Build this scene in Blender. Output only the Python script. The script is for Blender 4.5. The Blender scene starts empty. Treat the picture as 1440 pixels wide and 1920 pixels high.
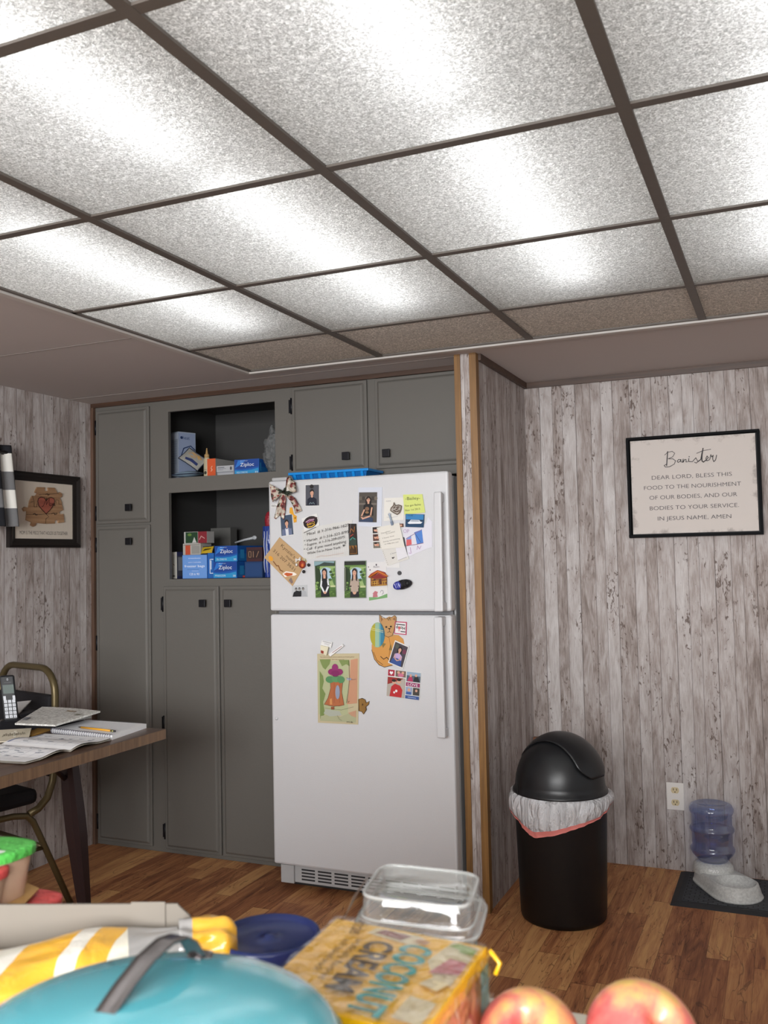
import bpy, bmesh, math, random
from mathutils import Vector, Matrix, noise as mnoise
random.seed(11)
PI = math.pi
C = bpy.context.scene.collection
SC = bpy.context.scene

# ---------------------------------------------------------------- camera, world, exposure
FPX, PITCH, YAW, ROLL, CAMZ = 1740.32, 0.0498981573, 0.408796177, -0.0212354435, 1.35427
def cam_axes():
    cy, sy = math.cos(YAW), math.sin(YAW); cp, sp = math.cos(PITCH), math.sin(PITCH)
    fw = Vector((-sy*cp, cy*cp, sp)); r0 = Vector((cy, sy, 0)); u0 = r0.cross(fw)
    return fw, math.cos(ROLL)*r0 + math.sin(ROLL)*u0, -math.sin(ROLL)*r0 + math.cos(ROLL)*u0
FW, RT, UP = cam_axes()
cd = bpy.data.cameras.new('camera'); cam = bpy.data.objects.new('camera', cd); C.objects.link(cam)
cam.matrix_world = Matrix(((RT.x, UP.x, -FW.x, 0), (RT.y, UP.y, -FW.y, 0), (RT.z, UP.z, -FW.z, CAMZ), (0, 0, 0, 1)))
cd.sensor_fit = 'VERTICAL'; cd.sensor_height = 36.0; cd.lens = FPX/1920*36; cd.clip_start = 0.02; cd.clip_end = 60
cd.dof.use_dof = True; cd.dof.focus_distance = 3.5; cd.dof.aperture_fstop = 9.5
SC.camera = cam
SC.view_settings.view_transform = 'Standard'; SC.view_settings.look = 'None'
SC.view_settings.gamma = 1.0; SC.view_settings.use_curve_mapping = False
SC.view_settings.exposure = 0.0
W = bpy.data.worlds.new('world'); SC.world = W; W.use_nodes = True
W.node_tree.nodes['Background'].inputs[0].default_value = (1.0, 0.985, 0.97, 1)
W.node_tree.nodes['Background'].inputs[1].default_value = 0.42
TUBE_STRENGTH = 12.5
PANEL_MIX = 0.44
def area_lamp(name, loc, target, sx, sy, power, col):
    l = bpy.data.lights.new(name, 'AREA'); l.shape = 'RECTANGLE'; l.size = sx; l.size_y = sy; l.energy = power; l.color = col
    o = bpy.data.objects.new(name, l); C.objects.link(o); o.location = loc
    o.rotation_euler = (Vector(target) - Vector(loc)).to_track_quat('-Z', 'Y').to_euler()
    return o
# unseen area fills added behind the photographer, standing in for the kitchen's light
area_lamp('kitchen_overhead_fill', (0.6, -1.9, 2.1), (0.4, -1.7, 0), 1.6, 1.6, 135, (1.0, .985, .97))  # fill added overhead in place of the kitchen's ceiling lighting
area_lamp('kitchen_front_fill', (-0.5, -2.6, 1.55), (-1.3, 3.4, .9), 2.6, 1.4, 300, (.98, .99, 1.0))  # added frontal fill, no known window behind it

def ray(u, v):
    return FW + RT*((u-720)/FPX) + UP*((960-v)/FPX)
def at(u, v, ax, val):
    d = ray(u, v); i = 'xyz'.index(ax); c = Vector((0, 0, CAMZ)); return c + d*((val - c[i])/d[i])

# ---------------------------------------------------------------- materials
def lin(c):
    c /= 255.0
    return c/12.92 if c <= 0.04045 else ((c+0.055)/1.055)**2.4
def rgb(h):
    if isinstance(h, str):
        h = h.lstrip('#'); h = (int(h[0:2], 16), int(h[2:4], 16), int(h[4:6], 16))
    return (lin(h[0]), lin(h[1]), lin(h[2]), 1)
_M = {}
def M(h, rough=0.6, metal=0.0, spec=0.4, bump=0.0, bscale=60, coat=0.0):
    key = (h, rough, metal, spec, bump, bscale, coat)
    if key in _M: return _M[key]
    m = bpy.data.materials.new('paint_' + str(h).strip('#')); m.use_nodes = True
    nt = m.node_tree; b = nt.nodes['Principled BSDF']
    b.inputs['Base Color'].default_value = rgb(h); b.inputs['Roughness'].default_value = rough
    b.inputs['Metallic'].default_value = metal; b.inputs['Specular IOR Level'].default_value = spec
    b.inputs['Coat Weight'].default_value = coat; b.inputs['Coat Roughness'].default_value = 0.12
    if bump:
        n = nt.nodes.new('ShaderNodeTexNoise'); n.inputs['Scale'].default_value = bscale; n.inputs['Detail'].default_value = 3
        tc = nt.nodes.new('ShaderNodeTexCoord'); nt.links.new(tc.outputs['Object'], n.inputs['Vector'])
        bp = nt.nodes.new('ShaderNodeBump'); bp.inputs['Strength'].default_value = bump; bp.inputs['Distance'].default_value = 0.01
        nt.links.new(n.outputs['Fac'], bp.inputs['Height']); nt.links.new(bp.outputs['Normal'], b.inputs['Normal'])
    _M[key] = m; return m

class NT:
    """small helper to wire node trees"""
    def __init__(s, name):
        s.m = bpy.data.materials.new(name); s.m.use_nodes = True; s.t = s.m.node_tree; s.b = s.t.nodes['Principled BSDF']; s.out = s.t.nodes['Material Output']
    def n(s, typ, **kw):
        x = s.t.nodes.new(typ)
        for k, v in kw.items():
            if k.startswith('_'): setattr(x, k[1:], v)
            else: x.inputs[k].default_value = v
        return x
    def l(s, a, b): s.t.links.new(a, b)
    def math(s, op, a, b=None):
        x = s.t.nodes.new('ShaderNodeMath'); x.operation = op
        for i, q in enumerate((a, b)):
            if q is None: continue
            if isinstance(q, (int, float)): x.inputs[i].default_value = q
            else: s.l(q, x.inputs[i])
        return x.outputs[0]
    def vec(s, x=0, y=0, z=0):
        c = s.t.nodes.new('ShaderNodeCombineXYZ')
        for i, q in enumerate((x, y, z)):
            if isinstance(q, (int, float)): c.inputs[i].default_value = q
            else: s.l(q, c.inputs[i])
        return c.outputs[0]
    def noise(s, v, scale=1, detail=3, rough=.55, dist=0):
        x = s.n('ShaderNodeTexNoise', Scale=scale, Detail=detail, Roughness=rough, Distortion=dist); s.l(v, x.inputs['Vector']); return x.outputs['Fac']
    def ramp(s, f, stops):
        x = s.t.nodes.new('ShaderNodeValToRGB'); e = x.color_ramp.elements
        while len(e) < len(stops): e.new(0.5)
        for i, (p, c) in enumerate(stops): e[i].position = p; e[i].color = rgb(c) if not isinstance(c, tuple) or len(c) == 3 else c
        s.l(f, x.inputs[0]); return x.outputs[0]
    def mix(s, f, a, b, op='MIX'):
        x = s.t.nodes.new('ShaderNodeMix'); x.data_type = 'RGBA'; x.blend_type = op
        for i, q in ((0, f), (6, a), (7, b)):
            if isinstance(q, (int, float)): x.inputs[i].default_value = q
            elif isinstance(q, (str, tuple)): x.inputs[i].default_value = rgb(q)
            else: s.l(q, x.inputs[i])
        return x.outputs[2]

def plank_wall_mat(axis, name):
    k = NT(name); tc = k.n('ShaderNodeTexCoord'); sp = k.n('ShaderNodeSeparateXYZ'); k.l(tc.outputs['Object'], sp.inputs[0])
    a = sp.outputs['X'] if axis == 'x' else sp.outputs['Y']; z = sp.outputs['Z']
    u0 = k.math('DIVIDE', a, 0.057)
    wob = k.math('MULTIPLY', k.math('SUBTRACT', k.noise(k.vec(k.math('MULTIPLY', a, 0.001), z, 0), 2.2, 2), .5), .10)
    u = k.math('ADD', k.math('ADD', u0, wob), k.math('MULTIPLY', k.math('SINE', k.math('MULTIPLY', u0, 1.9)), .16))
    idn = k.math('FLOOR', u); f = k.math('FRACT', u)
    wn = k.n('ShaderNodeTexWhiteNoise', _noise_dimensions='1D'); k.l(idn, wn.inputs['W']); r = wn.outputs['Value']
    off = k.math('MULTIPLY', r, 37.0)
    zz = k.math('ADD', z, off)
    patch = k.noise(k.vec(k.math('MULTIPLY', a, 30), k.math('MULTIPLY', zz, 6.5), off), 1.0, 5, .62, .5)
    grain = k.noise(k.vec(k.math('MULTIPLY', a, 380), k.math('MULTIPLY', zz, 14), 0), 1.0, 4, .65)
    spots = k.noise(k.vec(k.math('MULTIPLY', a, 85), k.math('MULTIPLY', zz, 34), off), 1.0, 3, .6, .6)
    region = k.noise(k.vec(k.math('MULTIPLY', a, 9), k.math('MULTIPLY', zz, 2.4), 0), 1.0, 2)
    tone = k.math('ADD', k.math('MULTIPLY', patch, .9), k.math('MULTIPLY', k.math('SUBTRACT', r, .5), .22))
    tone = k.math('ADD', tone, k.math('MULTIPLY', k.math('SUBTRACT', grain, .5), .70))
    col = k.ramp(tone, [(.16, '#786c66'), (.33, '#998e89'), (.47, '#aea6a3'), (.60, '#bbb5b3'), (.78, '#cbc7c5')])
    sm = k.math('MULTIPLY', spots, k.math('ADD', region, .47))
    pm = k.ramp(sm, [(.615, (0, 0, 0)), (.70, (255, 255, 255))])
    col = k.mix(k.math('MULTIPLY', pm, .85), col, '#5a4a42')
    edge = k.math('ABSOLUTE', k.math('SUBTRACT', f, .5))
    seam = k.math('GREATER_THAN', edge, .478)
    col = k.mix(k.math('MULTIPLY', seam, .65), col, '#453a36')
    k.l(col, k.b.inputs['Base Color']); k.b.inputs['Roughness'].default_value = .62; k.b.inputs['Specular IOR Level'].default_value = .25
    bp = k.n('ShaderNodeBump', Strength=.25, Distance=.004); k.l(k.math('SUBTRACT', grain, seam), bp.inputs['Height']); k.l(bp.outputs['Normal'], k.b.inputs['Normal'])
    return k.m

def floor_mat():
    k = NT('laminate_planks'); tc = k.n('ShaderNodeTexCoord'); sp = k.n('ShaderNodeSeparateXYZ'); k.l(tc.outputs['Object'], sp.inputs[0])
    x, y = sp.outputs['X'], sp.outputs['Y']
    u = k.math('DIVIDE', x, .076); row = k.math('FLOOR', u); fu = k.math('FRACT', u)
    wn = k.n('ShaderNodeTexWhiteNoise', _noise_dimensions='1D'); k.l(row, wn.inputs['W'])
    v = k.math('ADD', k.math('DIVIDE', y, .62), k.math('MULTIPLY', wn.outputs['Value'], 9.0))
    cell = k.math('FLOOR', v); fv = k.math('FRACT', v)
    wn2 = k.n('ShaderNodeTexWhiteNoise', _noise_dimensions='2D'); k.l(k.vec(row, cell), wn2.inputs['Vector']); r = wn2.outputs['Value']
    off = k.math('MULTIPLY', r, 53.0)
    fig = k.noise(k.vec(k.math('MULTIPLY', x, 20), k.math('ADD', k.math('MULTIPLY', y, 2.6), off), off), 1.0, 4, .55, 1.2)
    gr = k.noise(k.vec(k.math('MULTIPLY', x, 210), k.math('ADD', k.math('MULTIPLY', y, 7), off), off), 1.0, 4, .6, .8)
    vein = k.math('ABSOLUTE', k.math('SUBTRACT', k.noise(k.vec(k.math('MULTIPLY', x, 13), k.math('ADD', k.math('MULTIPLY', y, 2.2), off), 3), 1.0, 3, .5, 1.6), .5))
    t = k.math('ADD', k.math('MULTIPLY', r, .34), k.math('MULTIPLY', fig, .86))
    t = k.math('ADD', t, k.math('MULTIPLY', k.math('SUBTRACT', gr, .5), .42))
    col = k.ramp(t, [(.26, '#6b432f'), (.45, '#945e3f'), (.62, '#b57e54'), (.84, '#cf9d68')])
    vm = k.ramp(vein, [(.0, (255, 255, 255)), (.012, (0, 0, 0))])
    col = k.mix(k.math('MULTIPLY', vm, .55), col, '#3d241a')
    e1 = k.math('GREATER_THAN', k.math('ABSOLUTE', k.math('SUBTRACT', fu, .5)), .488)
    e2 = k.math('GREATER_THAN', k.math('ABSOLUTE', k.math('SUBTRACT', fv, .5)), .4975)
    col = k.mix(k.math('MULTIPLY', k.math('MAXIMUM', e1, e2), .45), col, '#2e1a12')
    k.l(col, k.b.inputs['Base Color']); k.b.inputs['Roughness'].default_value = .48; k.b.inputs['Specular IOR Level'].default_value = .22
    bp = k.n('ShaderNodeBump', Strength=.12, Distance=.003); k.l(gr, bp.inputs['Height']); k.l(bp.outputs['Normal'], k.b.inputs['Normal'])
    return k.m

def wood_mat(name, dark, light, axis='z', scale=1.0, rough=.45):
    k = NT(name); tc = k.n('ShaderNodeTexCoord'); mp = k.n('ShaderNodeMapping'); k.l(tc.outputs['Object'], mp.inputs[0])
    s = [70*scale]*3; s['xyz'.index(axis)] = 3*scale; mp.inputs['Scale'].default_value = s
    f = k.noise(mp.outputs[0], 1.0, 4, .6, .6)
    k.l(k.ramp(f, [(.3, dark), (.7, light)]), k.b.inputs['Base Color']); k.b.inputs['Roughness'].default_value = rough
    return k.m

def panel_mat(name='crinkled_diffuser', tint=None, solid=.22):
    # crinkle-cast translucent diffuser sheet, lit from the tubes above it
    k = NT(name); tc = k.n('ShaderNodeTexCoord'); v = tc.outputs['Object']
    vo = k.n('ShaderNodeTexVoronoi', _feature='SMOOTH_F1', Scale=150, Randomness=1.0); vo.inputs['Smoothness'].default_value = .35
    nz = k.n('ShaderNodeTexNoise', Scale=80, Detail=2); k.l(v, nz.inputs['Vector'])
    add = k.n('ShaderNodeVectorMath', _operation='MULTIPLY_ADD'); k.l(nz.outputs['Color'], add.inputs[0]); add.inputs[1].default_value = (.012, .012, .012); k.l(v, add.inputs[2])
    k.l(add.outputs[0], vo.inputs['Vector'])
    h = vo.outputs['Distance']
    n2 = k.math('ABSOLUTE', k.math('SUBTRACT', k.noise(v, 120, 2, .6, 1.1), .5))
    n3 = k.noise(v, 210, 2, .6, .8)
    hh = k.math('ADD', k.math('ADD', k.math('MULTIPLY', n2, 2.2), k.math('MULTIPLY', n3, .6)), k.math('MULTIPLY', h, .25))
    bp = k.n('ShaderNodeBump', Strength=.75, Distance=.004); k.l(hh, bp.inputs['Height'])
    colr = k.ramp(hh, [(.38, '#a2a2a1'), (.62, '#dcdcdb'), (.90, '#ffffff')])
    if tint: colr = k.mix(1.0, colr, tint, 'MULTIPLY')
    tr = k.n('ShaderNodeBsdfTranslucent'); k.l(colr, tr.inputs['Color']); k.l(bp.outputs['Normal'], tr.inputs['Normal'])
    rf = k.n('ShaderNodeBsdfRefraction', Roughness=.82, IOR=1.8); k.l(colr, rf.inputs['Color']); bp2 = k.n('ShaderNodeBump', Strength=.55, Distance=.004); k.l(hh, bp2.inputs['Height']); k.l(bp2.outputs['Normal'], rf.inputs['Normal'])
    df = k.n('ShaderNodeBsdfDiffuse'); k.l(colr, df.inputs['Color'])
    m1 = k.n('ShaderNodeMixShader', Fac=PANEL_MIX); k.l(tr.outputs[0], m1.inputs[1]); k.l(rf.outputs[0], m1.inputs[2])
    m2 = k.n('ShaderNodeMixShader', Fac=solid); k.l(m1.outputs[0], m2.inputs[1]); k.l(df.outputs[0], m2.inputs[2])
    k.l(m2.outputs[0], k.out.inputs['Surface'])
    return k.m

def clear_mat(name, tint, refl=.10, rough=.06, haze=0.0):
    k = NT(name); t = k.n('ShaderNodeBsdfTransparent'); t.inputs[0].default_value = rgb(tint)
    g = k.n('ShaderNodeBsdfGlossy', Roughness=rough); g.inputs[0].default_value = (1, 1, 1, 1)
    lw = k.n('ShaderNodeLayerWeight', Blend=.35)
    f = k.math('ADD', k.math('MULTIPLY', lw.outputs['Facing'], .45), refl)
    mx = k.n('ShaderNodeMixShader'); k.l(f, mx.inputs[0]); k.l(t.outputs[0], mx.inputs[1]); k.l(g.outputs[0], mx.inputs[2])
    if haze:
        df = k.n('ShaderNodeBsdfDiffuse'); df.inputs[0].default_value = rgb('#e4e4e2'); m2 = k.n('ShaderNodeMixShader', Fac=haze); k.l(mx.outputs[0], m2.inputs[1]); k.l(df.outputs[0], m2.inputs[2]); mx = m2
    k.l(mx.outputs[0], k.out.inputs['Surface'])
    return k.m

def emit_mat(name, col, s):
    k = NT(name); e = k.n('ShaderNodeEmission', Strength=s); e.inputs[0].default_value = col; k.l(e.outputs[0], k.out.inputs['Surface']); return k.m

# ---------------------------------------------------------------- mesh builder
_txt = {}
def text_mesh(s, thin=0.0):
    key = (s, thin)
    if key in _txt: return _txt[key]
    cu = bpy.data.curves.new('t', 'FONT'); cu.body = s; cu.size = 1.0; cu.offset = thin; cu.resolution_u = 3
    o = bpy.data.objects.new('t', cu); me = o.to_mesh()
    vs = [(v.co.x, v.co.y) for v in me.vertices]; fs = [tuple(p.vertices) for p in me.polygons]
    o.to_mesh_clear(); bpy.data.objects.remove(o); bpy.data.curves.remove(cu)
    xs = [v[0] for v in vs] or [0]
    _txt[key] = (vs, fs, min(xs), max(xs)); return _txt[key]

ORG = {}
class MB:
    def __init__(s): s.v = []; s.f = []; s.m = []; s.sm = []; s.mats = []
    def mi(s, m):
        if isinstance(m, (str, tuple)): m = M(m)
        if m not in s.mats: s.mats.append(m)
        return s.mats.index(m)
    def add(s, vs, fs, m, smooth=False):
        o = len(s.v); s.v += [Vector(v) for v in vs]; k = s.mi(m)
        for f in fs: s.f.append(tuple(i+o for i in f)); s.m.append(k); s.sm.append(smooth)
        return s
    def poly(s, pts, m): return s.add(pts, [tuple(range(len(pts)))], m)
    def hexa(s, p, m, mats=None):   # 4 bottom + 4 top
        fs = [(3, 2, 1, 0), (4, 5, 6, 7), (0, 1, 5, 4), (1, 2, 6, 5), (2, 3, 7, 6), (3, 0, 4, 7)]
        return s.add(p, fs, m)
    def box(s, x0, y0, z0, x1, y1, z1, m):
        return s.hexa([(x0, y0, z0), (x1, y0, z0), (x1, y1, z0), (x0, y1, z0), (x0, y0, z1), (x1, y0, z1), (x1, y1, z1), (x0, y1, z1)], m)
    def obox(s, c, a, b, d, m):     # centre and three half vectors
        c, a, b, d = map(Vector, (c, a, b, d))
        return s.hexa([c-a-b-d, c+a-b-d, c+a+b-d, c-a+b-d, c-a-b+d, c+a-b+d, c+a+b+d, c-a+b+d], m)
    def prism(s, pts, off, m):
        n = len(pts); off = Vector(off); a = [Vector(p) for p in pts]; b = [p+off for p in a]
        fs = [tuple(range(n)), tuple(range(2*n-1, n-1, -1))] + [(i, i+n, (i+1) % n+n, (i+1) % n) for i in range(n)]
        return s.add(a+b, fs, m)
    def lathe(s, c, prof, m, n=40, sx=1, sy=1, fn=None, smooth=True):
        c = Vector(c); vs = []; fs = []; k = len(prof)
        for r, z in prof:
            for i in range(n):
                t = 2*PI*i/n; p = Vector((r*math.cos(t)*sx, r*math.sin(t)*sy, z))
                if fn: p = fn(p, t)
                vs.append(c+p)
        for j in range(k-1):
            for i in range(n): fs.append((j*n+i, j*n+(i+1) % n, (j+1)*n+(i+1) % n, (j+1)*n+i))
        return s.add(vs, fs, m, smooth)
    def tube(s, pts, r, m, n=10, closed=False, ry=None):
        pts = [Vector(p) for p in pts]; N = len(pts); vs = []; fs = []
        rr = r if isinstance(r, (list, tuple)) else [r]*N
        ref = None
        for i, p in enumerate(pts):
            a = pts[i-1] if (i or closed) else p; b = pts[(i+1) % N] if (i < N-1 or closed) else p
            t = (b-a).normalized()
            if ref is None: ref = t.orthogonal().normalized() if abs(t.z) > .95 else Vector((0, 0, 1))
            x = (ref - t*ref.dot(t))
            if x.length < 1e-5: x = t.orthogonal()
            x.normalize(); ref = x; y = t.cross(x)
            for j in range(n):
                g = 2*PI*j/n; vs.append(p + x*(rr[i]*math.cos(g)) + y*((ry or rr[i])*math.sin(g)))
        for i in range(N if closed else N-1):
            for j in range(n):
                a = i*n+j; b = i*n+(j+1) % n; q = ((i+1) % N)*n
                fs.append((a, b, q+(j+1) % n, q+j))
        if not closed: fs += [tuple(range(n-1, -1, -1)), tuple((N-1)*n+j for j in range(n))]
        return s.add(vs, fs, m, True)
    def grid(s, fn, nu, nv, m, smooth=True, closed_u=False):
        vs = [fn(i/(nu if closed_u else nu), j/nv) for j in range(nv+1) for i in range(nu if closed_u else nu+1)]
        w = nu if closed_u else nu+1; fs = []
        mf = m if callable(m) else None
        for j in range(nv):
            for i in range(nu): fs.append((j*w+i, j*w+(i+1) % w, (j+1)*w+(i+1) % w, (j+1)*w+i))
        if not mf: return s.add(vs, fs, m, smooth)
        o = len(s.v); s.v += [Vector(v) for v in vs]; q = 0
        for j in range(nv):
            for i in range(nu):
                s.f.append(tuple(a+o for a in fs[q])); s.m.append(s.mi(mf((i+.5)/nu, (j+.5)/nv))); s.sm.append(smooth); q += 1
        return s
    def sphere(s, c, rx, ry, rz, m, nu=20, nv=12, rot=None):
        c = Vector(c)
        def fn(u, v):
            t = 2*PI*u; p = PI*(v-.5); q = Vector((rx*math.cos(p)*math.cos(t), ry*math.cos(p)*math.sin(t), rz*math.sin(p)))
            return c + (rot @ q if rot else q)
        return s.grid(fn, nu, nv, m, True, True)
    # flat printed shapes on a quad given by its corners bl, br, tr, tl (seen from the front)
    def art(s, q, shapes, e=.00025, lift=0.0):
        bl, br, tr, tl = map(Vector, q); n = (br-bl).cross(tl-bl).normalized()
        Wd, Hd = (br-bl).length, (tl-bl).length; asp = Hd/Wd
        def P(u, v, k): return bl*(1-u)*(1-v) + br*u*(1-v) + tr*u*v + tl*(1-u)*v + n*k
        for k, sh in enumerate(shapes):
            h = lift + e*(k+1); t = sh[0]
            if t == 'r':
                _, a, b, c, d, col = sh; s.poly([P(a, b, h), P(c, b, h), P(c, d, h), P(a, d, h)], col)
            elif t == 'e':
                _, a, b, ra, rb, col = sh; s.poly([P(a+ra*math.cos(2*PI*i/20), b+rb*math.sin(2*PI*i/20), h) for i in range(20)], col)
            elif t == 'p': s.poly([P(a, b, h) for a, b in sh[1]], sh[2])
            elif t == 'l':
                pts, w, col = sh[1], sh[2], sh[3]; p3 = [P(a, b, h) for a, b in pts]
                for i in range(len(p3)-1):
                    a, b = p3[i], p3[i+1]; d = b-a
                    if d.length < 1e-7: continue
                    wv = w[i] if isinstance(w, list) else w
                    d.normalize(); sd = n.cross(d)*(wv/2); ex = d*(wv*.3)
                    s.poly([a-ex-sd, b+ex-sd, b+ex+sd, a-ex+sd], col)
            elif t == 't':      # text, u, v, height, colour, align, [width scale], [rotation], [thin]
                _, tx, u, v, hh, col, al = sh[:7]; ws = sh[7] if len(sh) > 7 else 1.0; rot = sh[8] if len(sh) > 8 else 0.0; th = sh[9] if len(sh) > 9 else 0.0
                vs, fs, x0, x1 = text_mesh(tx, th); sz = hh/.72
                if len(sh) > 10 and sh[10]: ws = sh[10]*Wd/((x1-x0)*sz*Hd)
                ox = {'c': -(x0+x1)/2, 'l': -x0, 'r': -x1}[al]; ca, sa = math.cos(rot), math.sin(rot); out = []
                for x, y in vs:
                    X = (x+ox)*sz*ws*Hd; Y = y*sz*Hd; xr = X*ca-Y*sa; yr = X*sa+Y*ca
                    out.append(P(u + xr/Wd, v + yr/Hd, h))
                s.add(out, fs, col)
        return s
    def build(s, name, parent=None, bevel=0, keep=False, sub=0, solid=0, weld=False):
        me = bpy.data.meshes.new(name)
        if parent is not None: org = ORG[parent]
        elif keep: org = Vector((0, 0, 0))
        else:
            xs = [v.x for v in s.v]; ys = [v.y for v in s.v]; zs = [v.z for v in s.v]
            org = Vector(((min(xs)+max(xs))/2, (min(ys)+max(ys))/2, min(zs)))
        me.from_pydata([v-org for v in s.v], [], s.f)
        for m in s.mats: me.materials.append(m)
        me.polygons.foreach_set('material_index', s.m); me.polygons.foreach_set('use_smooth', s.sm)
        if weld or bevel or sub or solid:
            b = bmesh.new(); b.from_mesh(me); bmesh.ops.remove_doubles(b, verts=b.verts, dist=1e-5)
            if not solid: bmesh.ops.recalc_face_normals(b, faces=b.faces)
            b.to_mesh(me); b.free()
        me.update()
        o = bpy.data.objects.new(name, me); C.objects.link(o)
        if parent is not None: o.parent = parent
        else: o.location = org
        ORG[o] = org
        if solid: d = o.modifiers.new('thick', 'SOLIDIFY'); d.thickness = solid; d.offset = 0
        if bevel: d = o.modifiers.new('edge', 'BEVEL'); d.width = bevel; d.segments = 2; d.limit_method = 'ANGLE'; d.angle_limit = .6
        if sub: d = o.modifiers.new('smooth', 'SUBSURF'); d.levels = sub; d.render_levels = sub
        return o

def tag(o, label, cat, group=None, kind=None):
    o['label'] = label; o['category'] = cat
    if group: o['group'] = group
    if kind: o['kind'] = kind
    return o
def thing(name, label, cat, loc, group=None):
    o = bpy.data.objects.new(name, None); C.objects.link(o); o.location = loc; o.empty_display_size = .05; ORG[o] = Vector(loc)
    return tag(o, label, cat, group)
def struct(o): o['kind'] = 'structure'; return o
# ---------------------------------------------------------------- the room
H = 2.15; XL = -3.147; YC = 3.641; YR = 4.184; XP0, XP1, YP = -1.177, -1.089, 3.45
XR = 1.9; YB = -1.0
PLX, PLY = plank_wall_mat('x', 'whitewashed_planks_x'), plank_wall_mat('y', 'whitewashed_planks_y')
OAK = wood_mat('oak_trim', '#6c4c28', '#8b6536', 'z'); BROWN = wood_mat('brown_trim', '#38271d', '#533a2b', 'x')
CEIL = M('#b9b1ae', .8, bump=.05, bscale=40); WHITE_TRIM = M('#bdb8b3', .6)
m = MB(); m.poly([(XL, YB, 0), (XR, YB, 0), (XR, YR, 0), (XL, YR, 0)], floor_mat()); m.box(XL, YB, -.06, XR, YR, -.002, '#4a3327'); struct(m.build('floor', keep=True))
m = MB(); m.box(XL-.06, YB, 0, XL, YR, H, PLY); struct(m.build('wall_left', keep=True))
m = MB(); m.box(XL, YR, 0, XR, YR+.06, H, PLX); struct(m.build('wall_back', keep=True))
m = MB(); m.box(XP0+.004, YP+.003, 0, XP1-.003, YR, H, PLY); struct(m.build('wall_partition', keep=True))
# partition end: pale plank strip between two oak corner trims
m = MB(); m.box(XP0+.004, YP-.001, 0, XP1-.003, YP+.003, H, PLX); struct(m.build('trim_1', keep=True))
for i, (a, b) in enumerate(((XP0, XP0+.024), (XP1-.026, XP1+.002))):
    m = MB(); m.box(a, YP-.009, 0, b, YP-.001, H, OAK)
    m.box(*((a, YP-.001, 0, a+.004, YP+.02, H) if i == 0 else (b-.004, YP-.001, 0, b, YP+.026, H)), OAK); struct(m.build('trim_%d' % (i+2), keep=True))
# brown ceiling mouldings of the alcove, over the cabinets, and the corner strip
m = MB(); m.box(XP1, YR-.014, H-.026, XR, YR, H, BROWN); struct(m.build('trim_4', keep=True))
m = MB(); m.box(XP1, YP+.02, H-.026, XP1+.014, YR, H, BROWN); struct(m.build('trim_5', keep=True))
m = MB(); m.box(XL, YC-.016, H-.020, XP0, YC-.001, H, BROWN); struct(m.build('trim_6', keep=True))
m = MB(); m.box(XL, YC-.018, 0, XL+.018, YC-.001, H-.02, wood_mat('corner_strip', '#4a372c', '#6a5142', 'z')); struct(m.build('trim_7', keep=True))
# flat ceiling round the luminous grid
GX, GY, D = -.8384, 1.0514, .606
GX0, GY1 = GX-2*D+.012, 3.323
GXS = [GX+i*.6021 for i in range(-2, 4)]; GXS[0] = GX0
GYS = [GY+j*.61 for j in range(-3, 4)] + [GY1]
m = MB(); m.box(XL, YB, H, GX0-.012, YR, H+.02, CEIL); m.box(GX0-.012, GY1+.012, H, XR, YR, H+.02, CEIL); m.box(GXS[-1]+.012, YB, H, XR, GY1+.012, H+.02, CEIL)
m.box(XL, 2.62, H-.0012, GX0-.05, 2.626, H, '#8d8782')
m.box(XL, YC-.17, H-.0012, XP0, YC-.163, H, '#9b948f')
struct(m.build('ceiling', keep=True))
# white edging of the opening
m = MB(); m.box(GX0-.030, YB, H-.010, GX0-.006, GY1+.030, H+.010, WHITE_TRIM); struct(m.build('trim_8', keep=True))
m = MB(); m.box(GX0-.006, GY1+.004, H-.010, XR, GY1+.030, H+.010, WHITE_TRIM); struct(m.build('trim_9', keep=True))
# brown tee bars: one grid
TEE = M('#5d5650', .55, bump=.1, bscale=30)
m = MB()
for x in GXS[1:-1]: m.box(x-.0125, GYS[0], H-.004, x+.0125, GY1, H+.002, TEE); m.box(x-.003, GYS[0], H+.002, x+.003, GY1, H+.03, TEE)
for y in GYS[1:-1]: m.box(GX0, y-.0115, H-.003, GXS[-1], y+.0115, H+.002, TEE)
m.box(GX0-.004, GYS[0], H-.003, GX0+.010, GY1, H+.002, TEE); m.box(GX0, GY1-.010, H-.003, GXS[-1], GY1+.004, H+.002, TEE)
struct(tag(m.build('ceiling_grid', keep=True), 'brown metal tee bar grid holding the luminous ceiling panels', 'ceiling grid'))
# plenum above the grid
PL = M('#d8d4ce', .8)
m = MB(); z1 = H+.27
m.poly([(GX0-.1, GYS[0]-.1, z1), (GX0-.1, GY1+.012, z1), (XR, GY1+.012, z1), (XR, GYS[0]-.1, z1)], PL)
m.box(GX0-.12, GYS[0]-.1, H+.02, GX0-.1, GY1+.02, z1+.01, PL); m.box(GX0-.12, GY1+.012, H+.02, XR, GY1+.03, z1+.01, M('#ddd0c2', .8)); m.box(GXS[-1]+.012, GYS[0]-.1, H+.02, GXS[-1]+.03, GY1+.02, z1+.01, PL)
m.box(GX0-.12, GYS[0]-.12, H+.02, XR, GYS[0]-.1, z1+.01, PL)
struct(m.build('ceiling_plenum', keep=True))
PM = panel_mat(); PM2 = panel_mat('tan_diffuser', '#f4ece4', .58)
ROWN = {7: 'short row by the cabinets', 6: 'first full row from the cabinets', 5: 'second full row from the cabinets', 4: 'third full row from the cabinets', 3: 'fourth full row from the cabinets', 2: 'fifth full row from the cabinets', 1: 'sixth full row from the cabinets'}
COLN = ['leftmost of its row', 'second from the left edge', 'third from the left edge', 'fourth from the left edge', 'fifth from the left edge']
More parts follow.
